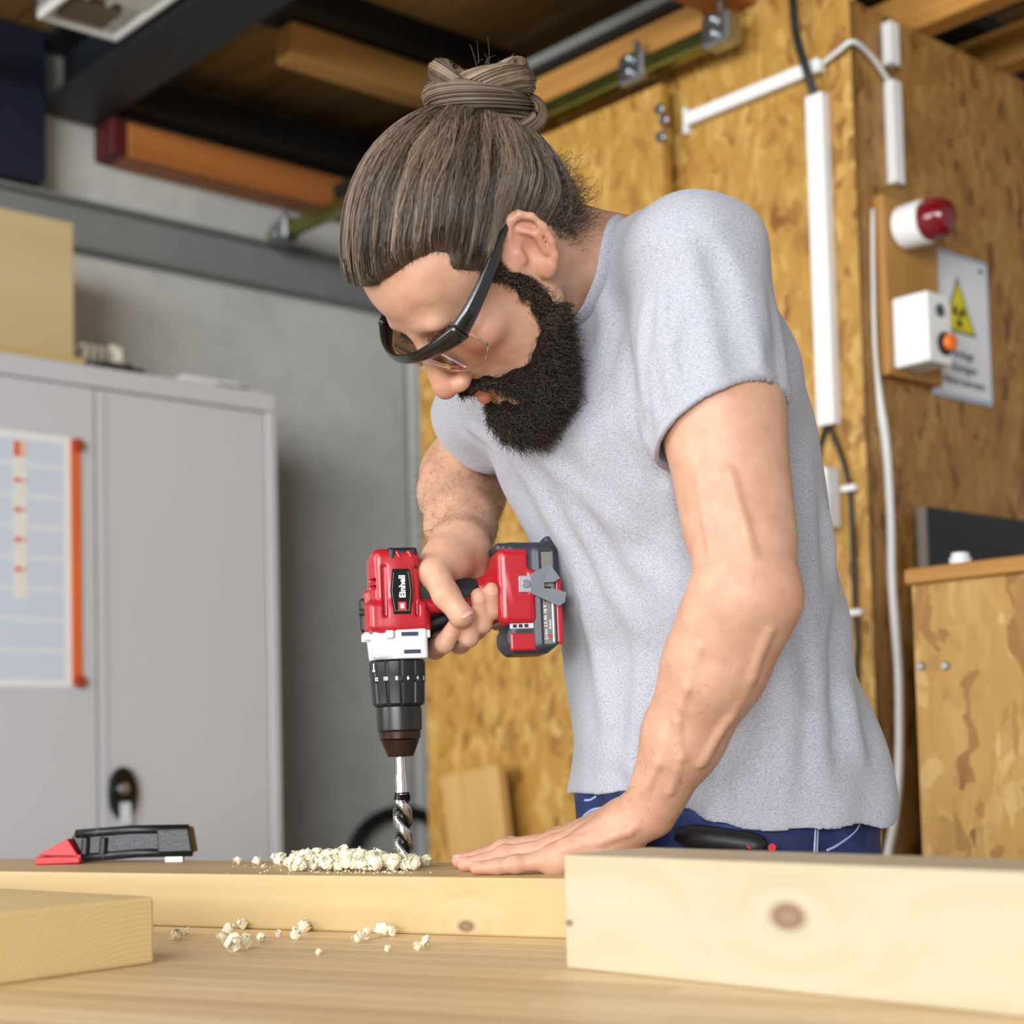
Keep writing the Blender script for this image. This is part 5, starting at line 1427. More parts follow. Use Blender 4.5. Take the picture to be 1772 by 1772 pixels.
skin.bump(skin.math('ADD', skin.math('MULTIPLY', _n2, 0.6), skin.noise(_co, 130, 3)), 0.26, 0.0014)
M_skin = skin.m
feet = np.array([HIP[0], HIP[1], 0.0])
person = root('person', feet, 'bearded person in grey t-shirt and safety glasses leaning over the drill', 'person')
body = fast_mesh('body', bv, bq, M_skin, None, person)
vert_color(body, 'tint', tint)
# nails
M_nail = m_plain('finger_nail', '#dba692', 0.35, var=0.04)
def nail(J, r_, face, parent):
    d = J[3]-J[2]; d /= np.linalg.norm(d)
    f_ = face - d*(face @ d); f_ /= np.linalg.norm(f_); w_ = np.cross(d, f_)
    vs, fs = [], []
    nu, nv = 6, 6
    for i in range(nu+1):
        for k in range(nv+1):
            u_ = -1+2*i/nu; v_ = -1+2*k/nv
            ww = math.sqrt(max(0.05, 1-max(0, abs(u_)-0.5)**2*2.5))
            a = v_*0.82*ww
            p_ = J[3] + d*(-r_*0.15+u_*r_*0.72) + (f_*math.cos(a) + w_*math.sin(a))*r_*(1.025 - 0.02*u_*u_)
            vs.append(p_)
    for i in range(nu):
        for k in range(nv):
            a = i*(nv+1)+k; fs.append((a, a+1, a+nv+2, a+nv+1))
    return mesh_obj('finger_nail', vs, fs, M_nail, None, parent, True)
for n_ in LH: nail(LH[n_], FR[n_][3], TU + np.array([0, -0.25, 0]), person)
nail(RT, 0.0121, DS*1.0 + DH*0.45 + DZ*0.25, person)
nail(RH['index'], FRr['index'][3], DS*0.9 + DH*0.35, person)
for n_ in ('middle', 'ring', 'little'): nail(RH[n_], FRr[n_][3], DS*1.0 - DH*0.1 + DZ*0.25, person)
# ------------------------------------------------------------------ t-shirt
def hem_fn(ql, qf): return 1.036 - 0.050*np.clip(ql, 0, 1)**1.2 + 0.004*np.sin(5*qf+1.0) - 0.008*np.clip(qf, 0, 1) + 0.050*np.clip(-qf, 0, 1)**1.5
T = Field(); T0 = Field()                      # T: cut at the hems, T0: uncut (for the hollow inside)
def both(p, k): T.add(p, k); T0.add(p, k)
T.add(stack(TORSO, 2.3, 0.0, 0.97, None, hem_fn), 0); T0.add(stack(TORSO, 2.3, 0.0, 0.85, None), 0)
both(cap(NB + TL*0.03 - TU*0.015 - TF*0.01, SL + TU*0.006, 0.060, 0.064), 0.045)
both(cap(NB - TL*0.03 - TU*0.015 - TF*0.01, SR + TU*0.004, 0.060, 0.064), 0.045)
def sleeve(a, b, r1, r2, hem_c, hem_n):
    """sleeve cone cut off by the hem plane"""
    base = cap(a, b, r1, r2); hem_c = np.asarray(hem_c, np.float32); hem_n = np.asarray(hem_n, np.float32)/np.linalg.norm(hem_n)
    return Prim(lambda P: np.maximum(base.fn(P), (P-hem_c) @ hem_n), base.c, base.r)
hcL = atY(1272, 726, 1.47); hnL = aL + np.array([0.30, -0.30, 0.0])
aR = ER-SR; aR /= np.linalg.norm(aR)
hcR = SR + aR*0.098; hnR = aR + np.array([0.12, 0.0, -0.10])
SLV = [(SL, SL + aL*0.30, 0.066, 0.0600, hcL, hnL), (SL + aL*0.06 - VX*0.006, SL + aL*0.30 - VX*0.004, 0.060, 0.0585, hcL, hnL),
       (SR, SR + aR*0.26, 0.066, 0.064, hcR, hnR), (SR + aR*0.05 - TU*0.006 - VX*0.006, SR + aR*0.26 - TU*0.012 - VX*0.008, 0.062, 0.062, hcR, hnR)]
HOLL = []
for q in SLV:
    T.add(sleeve(*q), 0.018); T0.add(cap(q[0], q[1], q[2], q[3]), 0.018)
    ax_ = (q[1]-q[0])/np.linalg.norm(q[1]-q[0]); tc = float((q[4]-q[0]) @ ax_)
    HOLL.append(cap(q[0] + ax_*(tc+0.01), q[0] + ax_*(tc+0.14), q[3]+0.02))
nk = hw_(0, -0.03, -0.01) - NB; nk /= np.linalg.norm(nk)
NKC = NB + nk*0.004
NECK = [(cap(NKC - nk*0.02, NB + nk*0.14, 0.0625, 0.070), 0.003), (ell(NKC + TF*0.055 - TU*0.012, (0.052, 0.052, 0.048)), 0.010)]
# folds: (list of picture points, depth, height, width)
FOLDS = []
def fold(pix, hgt, wid, side='near'):
    pts = []
    for (x, y) in pix:
        r_ = ray(x, y); ts = np.linspace(1.25, 1.95, 90)
        P = (_C + r_*(ts/r_[1])[:, None]).astype(np.float32)
        d = T.ev(P); i = np.argmax(d < 0.001) if (d < 0.001).any() else int(np.argmin(d))
        pts.append(P[i])
    FOLDS.append((np.array(pts, np.float32), hgt, wid))
fold([(1120, 500), (1112, 600), (1120, 700), (1165, 800)], 0.0096, 0.0075)
fold([(1150, 470), (1142, 560), (1150, 650), (1185, 745)], 0.0080, 0.0061)
fold([(1098, 640), (1120, 760), (1160, 860), (1195, 940)], 0.0080, 0.0082)
fold([(1190, 400), (1230, 440), (1260, 520), (1275, 620)], -0.0064, 0.0095)
fold([(1330, 500), (1345, 580), (1350, 660)], -0.0048, 0.0082)
fold([(880, 770), (930, 860), (990, 960), (1040, 1080)], 0.0080, 0.0109)
fold([(960, 800), (1000, 900), (1060, 1020), (1130, 1120)], 0.0080, 0.0102)
fold([(1010, 720), (1040, 850), (1090, 960), (1170, 1040)], 0.0080, 0.0109)
fold([(1000, 1000), (1030, 1120), (1050, 1250), (1060, 1380)], 0.0080, 0.0109)
fold([(1090, 1050), (1110, 1180), (1095, 1320), (1100, 1420)], 0.0064, 0.0095)
fold([(1395, 760), (1400, 900), (1410, 1050), (1400, 1200)], 0.0064, 0.0095)
fold([(1430, 1010), (1420, 1130), (1415, 1250), (1425, 1370)], 0.0112, 0.0095)
fold([(1380, 1100), (1370, 1220), (1350, 1320), (1340, 1420)], 0.0080, 0.0102)
fold([(1460, 1160), (1475, 1260), (1500, 1330)], 0.0080, 0.0109)
fold([(1300, 1260), (1280, 1340), (1285, 1430)], 0.0080, 0.0109)
fold([(1200, 1330), (1230, 1390), (1220, 1440)], 0.0064, 0.0095)
fold([(1030, 470), (1050, 560), (1045, 650)], 0.0064, 0.0082)
fold([(800, 690), (815, 735), (850, 770)], 0.0064, 0.0061)
fold([(1135, 545), (1128, 640), (1140, 720), (1172, 790)], 0.0080, 0.0065)
fold([(1170, 520), (1160, 600), (1163, 680), (1180, 760)], 0.0070, 0.0065)
fold([(1085, 560), (1082, 650), (1100, 740), (1140, 830)], 0.0070, 0.0075)
fold([(1225, 560), (1240, 640), (1245, 700)], 0.0050, 0.0080)
fold([(1310, 560), (1318, 630), (1330, 680)], 0.0050, 0.0070)
fold([(1180, 800), (1165, 880), (1170, 960), (1185, 1020)], 0.0060, 0.0075)
fold([(905, 740), (960, 810), (1040, 880), (1120, 930)], 0.0060, 0.0095)
fold([(1420, 830), (1440, 940), (1452, 1050)], 0.0060, 0.0090)
fold([(1020, 1290), (1090, 1320), (1160, 1310)], 0.0050, 0.0100)
fold([(1340, 1180), (1400, 1240), (1470, 1270)], 0.0050, 0.0100)
def tee_post(P, d):
    m = np.abs(d) < 0.03
    if not m.any(): return d
    Q = P[m]; e = np.zeros(len(Q), np.float32)
    qlo, qhi = Q.min(0), Q.max(0); qc = (qlo+qhi)/2; qr = np.linalg.norm(qhi-qlo)/2
    for pts, hgt, wid in FOLDS:
        c = pts.mean(0); rr = np.linalg.norm(pts-c, axis=1).max() + 3*wid
        if np.linalg.norm(c-qc) > rr+qr: continue
        near = ((Q-c)**2).sum(1) < rr*rr
        if not near.any(): continue
        q = Q[near]; best = np.full(len(q), 9.0, np.float32); tpar = np.zeros(len(q), np.float32); nseg = len(pts)-1
        for i in range(nseg):
            a, b = pts[i], pts[i+1]; ba = b-a
            t = np.clip(((q-a) @ ba)/float(ba @ ba), 0, 1)
            dd = ((q-a-t[:, None]*ba)**2).sum(1)
            u_ = dd < best; best[u_] = dd[u_]; tpar[u_] = (i+t[u_])/nseg
        env = np.sin(np.pi*np.clip(tpar*0.9+0.05, 0, 1))
        g1 = np.exp(-best/(2*wid*wid)); g2 = np.exp(-best/(2*(wid*2.1)**2))
        e[near] += hgt*env*(1.25*g1 - 0.55*g2)
    x, y, z = Q[:, 0], Q[:, 1], Q[:, 2]
    e += 0.0016*np.sin(38*x+17*z+2*np.sin(21*z)) + 0.0013*np.sin(30*z-44*y+1.7*np.sin(26*x)) + 0.0009*np.sin(75*x+60*y-35*z)
    out = d.copy(); out[m] = d[m]-e
    hol = Q[:, 2]-1.085
    for h_ in HOLL: hol = np.minimum(hol, h_.fn(Q))
    k_ = hol < 0.01
    if k_.any():
        d0 = T0.ev(Q[k_]) - e[k_]
        sub = np.maximum(d0+0.0060, hol[k_])
        v_ = out[m]; v_[k_] = np.maximum(v_[k_], -sub); out[m] = v_
    for p_, kk in NECK: out = smax(out, -p_.fn(P), kk)
    return out
T.post = tee_post
tv, tq = polygonise(T, 0.0022, 20, 0.012)
tee_m = NT('heather_grey_jersey')
_co = tee_m.obj()
_f1 = tee_m.noise(tee_m.mapped((1, 1, 2.6)), 430, 3, 0.7); _f2 = tee_m.noise(_co, 70, 4, 0.6); _f3 = tee_m.noise(tee_m.mapped((1, 1, 0.5)), 900, 2)
_c = tee_m.ramp(_f1, [(0.28, lin('#7f8089')), (0.48, lin('#a6a7b0')), (0.68, lin('#bfc0c9'))])
_c = tee_m.mix(tee_m.math('MULTIPLY', _f2, 0.35), _c, lin('#a6a7ae'))
tee_m.p(Base_Color=_c, Roughness=0.9); tee_m.p(**{'Sheen Weight': 0.15, 'Specular IOR Level': 0.2})
tee_m.bump(tee_m.math('ADD', _f1, tee_m.math('MULTIPLY', _f3, 0.6)), 0.22, 0.001)
tee = fast_mesh('t_shirt', tv, tq, tee_m.m, None, person)
tee['label'] = 'heather grey short-sleeved t-shirt'
# collar rib
cpts = []
Rn = np.cross(nk, TF); Rn /= np.linalg.norm(Rn); Rf = np.cross(Rn, nk)
for k in range(48):
    t = 2*math.pi*k/48; dr_ = Rf*math.cos(t) + Rn*math.sin(t)
    best = None
    offs = np.linspace(0.10, -0.06, 65); rs = np.linspace(0.0615, 0.11, 34)
    G = NB + nk*offs[:, None, None] + dr_*rs[None, :, None]
    v = T.ev(G.reshape(-1, 3).astype(np.float32)).reshape(65, 34) < 0
    for nr_ in (7, 14, 24, 34):
        hit = v[:, :nr_].any(1)
        if hit.any():
            i_ = int(np.argmax(hit)); best = G[i_, int(np.argmax(v[i_, :nr_]))] + nk*0.004; break
    if best is not None: cpts.append(best)
cpts = np.array(cpts); n_c = len(cpts)
for _ in range(3): cpts = (np.roll(cpts, 1, 0) + 2*cpts + np.roll(cpts, -1, 0))/4
cl_path = np.vstack([cpts, cpts[:1]])
tube('collar', cl_path, 0.0095, tee_m.m, tee, 12, (1.0, 0.30), tuple(nk), M=Matrix.Identity(4))
# stitched hems
def ring_on(fieldfn, c, n, r_, npt=64):
    n = n/np.linalg.norm(n); a = np.cross(n, [0.3, 0.2, 0.9]); a /= np.linalg.norm(a); b = np.cross(n, a)
    pts = []
    for k in range(npt):
        t = 2*math.pi*k/npt; d = a*math.cos(t)+b*math.sin(t)
        rs = np.linspace(0.02, 0.11, 120); P = (c + d*rs[:, None]).astype(np.float32)
        v = T.ev(P); idx = np.where(v < 0)[0]
        pts.append(P[idx[-1]] if len(idx) else c + d*r_)
    return np.array(pts)

# ------------------------------------------------------------------ jeans
M_jean = NT('blue_denim')
_co = M_jean.obj()
_w = M_jean.noise(M_jean.mapped((1, 1, 0.35)), 700, 2); _f = M_jean.noise(_co, 22, 4, 0.6)
_c = M_jean.ramp(_f, [(0.3, lin('#131b3c')), (0.5, lin('#1e2e64')), (0.72, lin('#3c5088'))])
_c = M_jean.mix(M_jean.math('MULTIPLY', _w, 0.35), _c, lin('#131c44'))
M_jean.p(Base_Color=_c, Roughness=0.8); M_jean.bump(_w, 0.3, 0.001); M_jean = M_jean.m
M_stitch = m_plain('denim_stitch', '#9fb0cf', 0.7)
HIPS = [lev(1252, 1700, 1.75, 0.178, 0.137), lev(1250, 1560, 1.75, 0.178, 0.136), lev(1249, 1440, 1.748, 0.174, 0.131), lev(1249, 1380, 1.746, 0.172, 0.129), lev(1249, 1310, 1.745, 0.168, 0.125)]
J = Field()
zw = HIPS[-1][0]
J.add(stack(HIPS, 2.3, 0.0, None, zw), 0)
hb = np.array([HIP[0], HIP[1], 0.86])
for s in (-1, 1):
    hip = hb + TL*0.085*s; kn = np.array([HIP[0], HIP[1], 0.48]) + TL*0.11*s - TF*0.005; an = np.array([HIP[0], HIP[1], 0.07]) + TL*0.13*s - TF*0.02
    J.add(cap(hip, kn, 0.092, 0.066), 0.03); J.add(cap(kn, an, 0.066, 0.056), 0.03)
J.sub(stack(HIPS, 2.3, 0.006, zw-0.03, zw+0.05), 0.002)
jp = lambda P, d: d - np.where(np.abs(d) < 0.03, 0.0022*np.sin(60*P[:, 2]+25*P[:, 0]) + 0.0018*np.sin(48*P[:, 0]-50*P[:, 1]+30*P[:, 2]), 0).astype(np.float32)
J.post = jp
jv, jq = polygonise(J, 0.005, 16, 0.012)
jeans = fast_mesh('jeans', jv, jq, M_jean, None, person)
jeans['label'] = 'blue denim jeans'
def on_jeans(x, y):
    r_ = ray(x, y); ts = np.linspace(1.3, 1.9, 400); P = (_C + r_*(ts/r_[1])[:, None]).astype(np.float32)
    d = J.ev(P); i = int(np.argmax(d < 0)) if (d < 0).any() else int(np.argmin(d))
    return P[i].astype(float)
for pix in ([(1414, 1395), (1411, 1430), (1409, 1475)], [(1418, 1395), (1415, 1430), (1413, 1475)], [(1490, 1420), (1478, 1440), (1450, 1462), (1430, 1472)], [(1012, 1385), (1022, 1384), (1032, 1378)], [(1010, 1412), (1024, 1402), (1040, 1398)], [(1010, 1418), (1026, 1408), (1042, 1404)]):
    tube('seam', catmull([on_jeans(*q) for q in pix], 6), 0.0014, M_stitch, jeans, 6)
# shoes
M_shoe = m_plain('dark_work_shoe', '#22201e', 0.5)
for s in (-1, 1):
    an = np.array([HIP[0], HIP[1], 0.0]) + TL*0.13*s - TF*0.02
    S_ = Field(); S_.add(cap(an + TU*0.045 - TF*0.03, an + TU*0.036 + TF*0.14, 0.044, 0.036), 0); S_.add(cap(an + TU*0.05, an + TU*0.11, 0.05, 0.046), 0.02); S_.add(rboxp(an + TF*0.055 + TU*0.013, (0.14, 0.047, 0.0125), 0.008, np.stack([TF, TL, TU])), 0.004)
    S_.sub(rboxp(an - TU*0.05, (0.3, 0.3, 0.0505), 0.0), 0)
    sv, sq = polygonise(S_, 0.006, 16, 0.012)
    fast_mesh('shoe', sv, sq, M_shoe, None, person)

# tool handle tucked in at the waist
tp_ = [on_jeans(*q) + np.array([0.0, -0.012, 0.0]) for q in ((1172, 1444), (1215, 1449), (1260, 1455), (1300, 1462), (1318, 1470))]
tool = root('tool_handle', tp_[2], 'black tool handle with red marks tucked in at the jeans waist', 'tool handle')
tube('grip', catmull(tp_, 6), np.interp(np.linspace(0, 1, 25), [0, 0.15, 0.8, 1], [0.007, 0.0125, 0.012, 0.009]), M_black_rub, tool, 12)
for q in ((1292, 1463), (1330, 1467)):
    pr = on_jeans(*q) + np.array([0, -0.018, 0])
    cyl('red_mark', pr, pr + np.array([0.0, -0.006, 0.002]), 0.004, M_clamp_red, tool, 10)
# ------------------------------------------------------------------ hair
def hloc(P): return ((P-HE) @ HR.T)/HS
CR = Field()
CR.add(hell((0, -0.006, 0.046), (0.0755, 0.0985, 0.084)), 0)
CR.add(hell((0, -0.045, 0.012), (0.064, 0.056, 0.058)), 0.02)
CR.add(hell((0, 0.045, 0.050), (0.063, 0.050, 0.052)), 0.02)
HC = hw_(0, -0.006, 0.035)
def scalp(dirs, lift):
    """point on the inflated cranium along dirs (head-local unit vectors) from the head centre"""
    D = dirs @ HR
    t = np.full(len(D), 0.17, np.float32)
    for _ in range(14):
        P = (HC + D*t[:, None]).astype(np.float32)
        t = t - (CR.ev(P) - lift)*0.9
    return HC + D*t[:, None]
def hair_mask(q):
    """<0 inside the hair-bearing area (head-local coordinates)"""
    l, f, u = np.abs(q[:, 0]), q[:, 1], q[:, 2]
    fb = np.interp(u, [-0.075, -0.055, -0.03, 0.0, 0.026, 0.034, 0.05, 0.066, 0.078, 0.09, 0.105, 0.14], [-0.09, -0.055, -0.040, -0.040, -0.020, 0.036, 0.047, 0.052, 0.070, 0.095, 0.13, 0.3])
    rec = 0.55*np.clip(l-0.012, 0, 0.04)*np.clip((u-0.055)/0.02, 0, 1)
    m = f - fb + rec
    sb = np.maximum(np.maximum(np.abs(f-0.021)-0.014, np.abs(u-0.008)-0.034), 0.045-l)      # sideburns
    low = -0.070 - u
    ear = np.maximum(1.0 - np.sqrt(((f+0.014)/0.027)**2 + ((u-0.001)/0.036)**2), -1)*0.03
    ear = np.where(l > 0.05, ear, -1.0)
    return np.maximum(np.minimum(np.maximum(m, low), sb), ear)
M_hair = NT('brown_hair')
_at = M_hair.n('ShaderNodeVertexColor', layer_name='tint').outputs['Color']
_sp = M_hair.n('ShaderNodeSeparateColor', {'Color': _at})
_c = M_hair.mix(_sp.outputs[0], lin('#24180f'), lin('#a08872'))
M_hair.p(Base_Color=_c, Roughness=0.34); M_hair.p(**{'Specular IOR Level': 0.5})
M_hair = M_hair.m
M_beard = NT('dark_beard')
_at = M_beard.n('ShaderNodeVertexColor', layer_name='tint').outputs['Color']
_sp = M_beard.n('ShaderNodeSeparateColor', {'Color': _at})
M_beard.p(Base_Color=M_beard.mix(_sp.outputs[0], lin('#17110e'), lin('#5a4636')), Roughness=0.42); M_beard = M_beard.m
gh = np.random.default_rng(21)
# base layer of hair over the skull
HB = Field()
for o_, p_, k_ in CR.ops: HB.add(p_, k_)
def cap_post(P, d):
    q = hloc(P); x = q[:, 0]*60; y = q[:, 1]*60
    mk = hair_mask(q); d = d - (0.0105*HS*np.clip(-mk/(0.015+0.02*np.clip((np.abs(q[:, 0])-0.02)/0.03, 0, 1)), 0.03, 1)**0.8).astype(np.float32) - (0.0008*np.sin(5.0*np.arctan2(q[:, 0], q[:, 2]-0.02)*6+8*q[:, 1]*20)).astype(np.float32)
    return np.maximum(d, mk.astype(np.float32)*0.9)
HB.post = cap_post
cv_, cq_ = polygonise(HB, 0.0026, 20, 0.014)
hair = fast_mesh('hair', cv_, cq_, M_hair, None, person)
vert_color(hair, 'tint', np.tile(np.array([[0.12, 0, 0]], np.float32), (len(cv_), 1)))
hair['label'] = 'brown hair tied up in a bun'
BN = np.array([0.02, -0.91, 0.41]); BN /= np.linalg.norm(BN)          # bun direction, head-local
def sample_dirs(n):
    d = gh.normal(size=(n*4, 3)); d /= np.linalg.norm(d, axis=1)[:, None]
    P = scalp(d, 0.006); m = hair_mask(hloc(P)) < -0.0005
    return d[m][:n]
def lay(dirs, m, lift0, lift1, wav, tmax=None):
    """strands from root dirs towards the bun along the skull"""
    n = len(dirs)
    dot = np.clip(dirs @ BN, -1, 1); om = np.arccos(dot)
    tm = np.ones(n) if tmax is None else tmax
    tt = np.linspace(0, 1, m)[None]*tm[:, None]
    so = np.sin(om)+1e-6
    pts = []
    ph = gh.uniform(0, 6.28, n); fr = gh.uniform(5, 11, n); amp = gh.uniform(0.2, 1.0, n)*wav
    tang = np.cross(dirs, BN); tang /= np.linalg.norm(tang, axis=1)[:, None]+1e-6
    for k in range(m):
        t = tt[:, k]
        d = (np.sin((1-t)*om)/so)[:, None]*dirs + (np.sin(t*om)/so)[:, None]*BN
        d = d + tang*(amp*np.sin(fr*t*om+ph)*np.sin(np.pi*np.clip(t, 0, 1)))[:, None]
        d /= np.linalg.norm(d, axis=1)[:, None]
        L = lift0 + (lift1-lift0)*np.sin(np.pi*np.clip(t*0.85+0.12, 0, 1))
        q0 = hloc(scalp(d, 0.003)); L = L*np.clip(-hair_mask(q0)/(0.015+0.02*np.clip((np.abs(q0[:, 0])-0.02)/0.03, 0, 1)), 0.04, 1)**0.8
        pts.append(scalp(d, L))
    return np.stack(pts, 1)
def hair_obj(name, paths, r0, r1, mat, tints, parent=None, sides=3):
    V, Q = strands(paths, r0, r1, sides)
    o = fast_mesh(name, V, Q, mat, None, parent or person)
    t = np.repeat(tints, paths.shape[1]*sides)
    vert_color(o, 'tint', np.stack([t, t*0, t*0], 1).astype(np.float32))
    o['kind'] = 'stuff'
    return o
# ordered locks: neighbouring strands share a lock offset so the hair reads in bands
d0 = sample_dirs(11500)
mk0 = np.clip(-hair_mask(hloc(scalp(d0, 0.004)))/0.018, 0, 1)
az = np.arctan2(d0[:, 0], d0[:, 2]+0.35*d0[:, 1])
lock = np.floor(az*24 + 2.5*np.sin(6*d0[:, 2]+3*d0[:, 1]))
hsh = (np.sin(lock*12.9898)*43758.5453) % 1.0
lf = gh.uniform(0.0085, 0.0130, len(d0)) + 0.0045*hsh
pt = lay(d0, 12, lf*0.9, lf*1.15, 0.05, gh.uniform(0.35, 1.0, len(d0)))
qe = hloc(pt.reshape(-1, 3)); bad = ((np.abs(qe[:, 0]) > 0.05) & (((qe[:, 1]+0.014)/0.026)**2 + ((qe[:, 2]-0.001)/0.034)**2 < 1)).reshape(pt.shape[:2]).any(1)
pt = pt[~bad]; hsh = hsh[~bad]
tn = np.clip(0.02 + 0.72*hsh**1.6*gh.uniform(0.5, 1.0, len(pt)) + gh.normal(0, 0.17, len(pt)), 0.0, 1.0)
hair_obj('hair_strands', pt, gh.uniform(0.00025, 0.0006, len(pt)), 0.00025, M_hair, tn, hair)
# soft short hair along the hairline
ds_ = gh.normal(size=(26000, 3)); ds_ /= np.linalg.norm(ds_, axis=1)[:, None]
ms_ = hair_mask(hloc(scalp(ds_, 0.002))); ds_ = ds_[(ms_ > -0.006) & (ms_ < 0.0035)][:2600]
om_ = np.arccos(np.clip(ds_ @ BN, -1, 1))
ps_ = lay(ds_, 7, 0.012, gh.uniform(0.012, 0.022, len(ds_)), 0.03, gh.uniform(0.008, 0.020, len(ds_))/(0.11*om_+1e-3))
qe = hloc(ps_.reshape(-1, 3)); bad = ((np.abs(qe[:, 0]) > 0.05) & (((qe[:, 1]+0.014)/0.024)**2 + ((qe[:, 2]-0.001)/0.032)**2 < 1)).reshape(ps_.shape[:2]).any(1)
ps_ = ps_[~bad]
hair_obj('hairline_strands', ps_, 0.00018, 0.0001, M_hair, gh.uniform(0.1, 0.7, len(ps_)), hair)
# flyaway hair
df = sample_dirs(260)
pf = lay(df, 10, 0.010, gh.uniform(0.012, 0.020, len(df)), 0.12, gh.uniform(0.2, 0.6, len(df)))
qe = hloc(pf.reshape(-1, 3)); bad = ((np.abs(qe[:, 0]) > 0.05) & (((qe[:, 1]+0.006)/0.036)**2 + ((qe[:, 2]-0.001)/0.040)**2 < 1)).reshape(pf.shape[:2]).any(1)
pf = pf[~bad]; df = df[~bad]
hair_obj('flyaway_hair', pf, 0.00016, 0.00008, M_hair, gh.uniform(0.1, 0.7, len(df)), hair)
# nape curls
nn = 1500
ln = np.stack([gh.uniform(-0.055, 0.07, nn), gh.uniform(-0.105, -0.040, nn), gh.uniform(-0.088, 0.012, nn)], 1) - np.array([0, -0.006, 0.035])
ln /= np.linalg.norm(ln, axis=1)[:, None]
P0 = scalp(ln, 0.006)
out = ln @ HR
mm = 12; tt = np.linspace(0, 1, mm)
ph = gh.uniform(0, 6.28, nn); Lc = gh.uniform(0.015, 0.042, nn); cr_ = gh.uniform(0.002, 0.006, nn)
dn = (-HU*0.5 - HF*0.55)
sd = np.cross(out, dn); sd /= np.linalg.norm(sd, axis=1)[:, None]
Lc = np.where(gh.uniform(0, 1, nn) < 0.75, Lc*0.55, Lc)
pn = np.stack([P0 + (out*0.45 + dn*0.8)*(Lc*t)[:, None] + sd*(cr_*np.sin(10*t+ph)*t**0.4)[:, None] + out*(cr_*np.cos(10*t+ph)*t**0.4)[:, None] for t in tt], 1)
hair_obj('nape_curls', pn, 0.0004, 0.00015, M_hair, gh.uniform(0.0, 0.35, nn), hair)
# bun: coiled locks round a core
bw = BN @ HR
BP = scalp(BN[None], 0.004)[0]
ax1 = np.cross(bw, HU); ax1 /= np.linalg.norm(ax1)
ex = np.array([1.0, 0.25, 0.0]); ex -= bw*(ex @ bw); ex /= np.linalg.norm(ex); ey = np.cross(bw, ex)
BC = BP + bw*0.012
Bn = Field()
Bn.add(ell(BC + ex*0.0, (0.046, 0.038, 0.022), np.stack([ex, ey, bw])), 0); Bn.add(cap(BP - bw*0.012, BC, 0.030, 0.030), 0.012)
qv, qq = polygonise(Bn, 0.003, 16, 0.012)
bun = fast_mesh('hair_bun', qv, qq, M_hair, None, person)
vert_color(bun, 'tint', np.tile(np.array([[0.08, 0, 0]], np.float32), (len(qv), 1)))
coils = [(BC + bw*0.002, 0.040, 0.030, 0.0150, (0.0, 0.0), 0.0, 1.15), (BC + bw*0.018 + ex*0.008, 0.030, 0.024, 0.0135, (0.35, -0.25), 1.9, 1.1),
         (BC + bw*0.030 + ex*0.016, 0.019, 0.017, 0.0095, (0.9, 0.35), 0.6, 1.05), (BC + bw*0.014 - ex*0.022, 0.022, 0.020, 0.0115, (-0.5, 0.5), 2.6, 1.0), (BC + bw*0.000 + ex*0.032 - ey*0.004, 0.020, 0.018, 0.0125, (0.3, 0.8), 4.0, 1.0)]
allp, allt = [], []
for (c_, ra, rb, rt, tilt, ph0, turns) in coils:
    ns = 330; mm = 26
    a1 = ex + bw*tilt[0]; a1 /= np.linalg.norm(a1); a2 = ey + bw*tilt[1]; a2 -= a1*(a2 @ a1); a2 /= np.linalg.norm(a2); a3 = np.cross(a1, a2)
    rr = rt*np.sqrt(gh.uniform(0.45, 1, ns)); pp = gh.uniform(0, 6.28, ns)
    th = np.linspace(0, 2*math.pi*turns, mm)
    tw = gh.uniform(0.6, 1.0)
    P = []
    for t in th:
        rad_ = a1*math.cos(t+ph0)*ra + a2*math.sin(t+ph0)*rb
        nr = a1*math.cos(t+ph0) + a2*math.sin(t+ph0)
        e = pp + tw*t
        P.append(c_ + rad_ + (np.cos(e)*rr)[:, None]*nr + (np.sin(e)*rr)[:, None]*a3)
    allp.append(np.stack(P, 1)); b_ = np.floor(pp*2.2); allt.append(np.clip(0.15 + 0.6*((np.sin(b_*7.7+ra*900)*997) % 1.0) + gh.normal(0, 0.12, ns), 0, 1))
hair_obj('bun_strands', np.vstack(allp), 0.0008, 0.0006, M_hair, np.concatenate(allt), bun)
nf = 60                                                                # loose ends round the bun
d_ = gh.normal(size=(nf, 3)); d_ /= np.linalg.norm(d_, axis=1)[:, None]; d_ = np.where((d_ @ bw)[:, None] < -0.1, -d_, d_)
s_ = gh.normal(size=(nf, 3)); tt = np.linspace(0, 1, 9); Lf_ = gh.uniform(0.004, 0.018, nf)
pb_ = np.stack([BC + bw*0.010 + d_*np.array([0.036, 0.036, 0.028]) + d_*(Lf_*t)[:, None] + s_*(0.006*t*t) for t in tt], 1)
hair_obj('loose_bun_hair', pb_, 0.0002, 0.0001, M_hair, gh.uniform(0.2, 0.9, nf), bun)

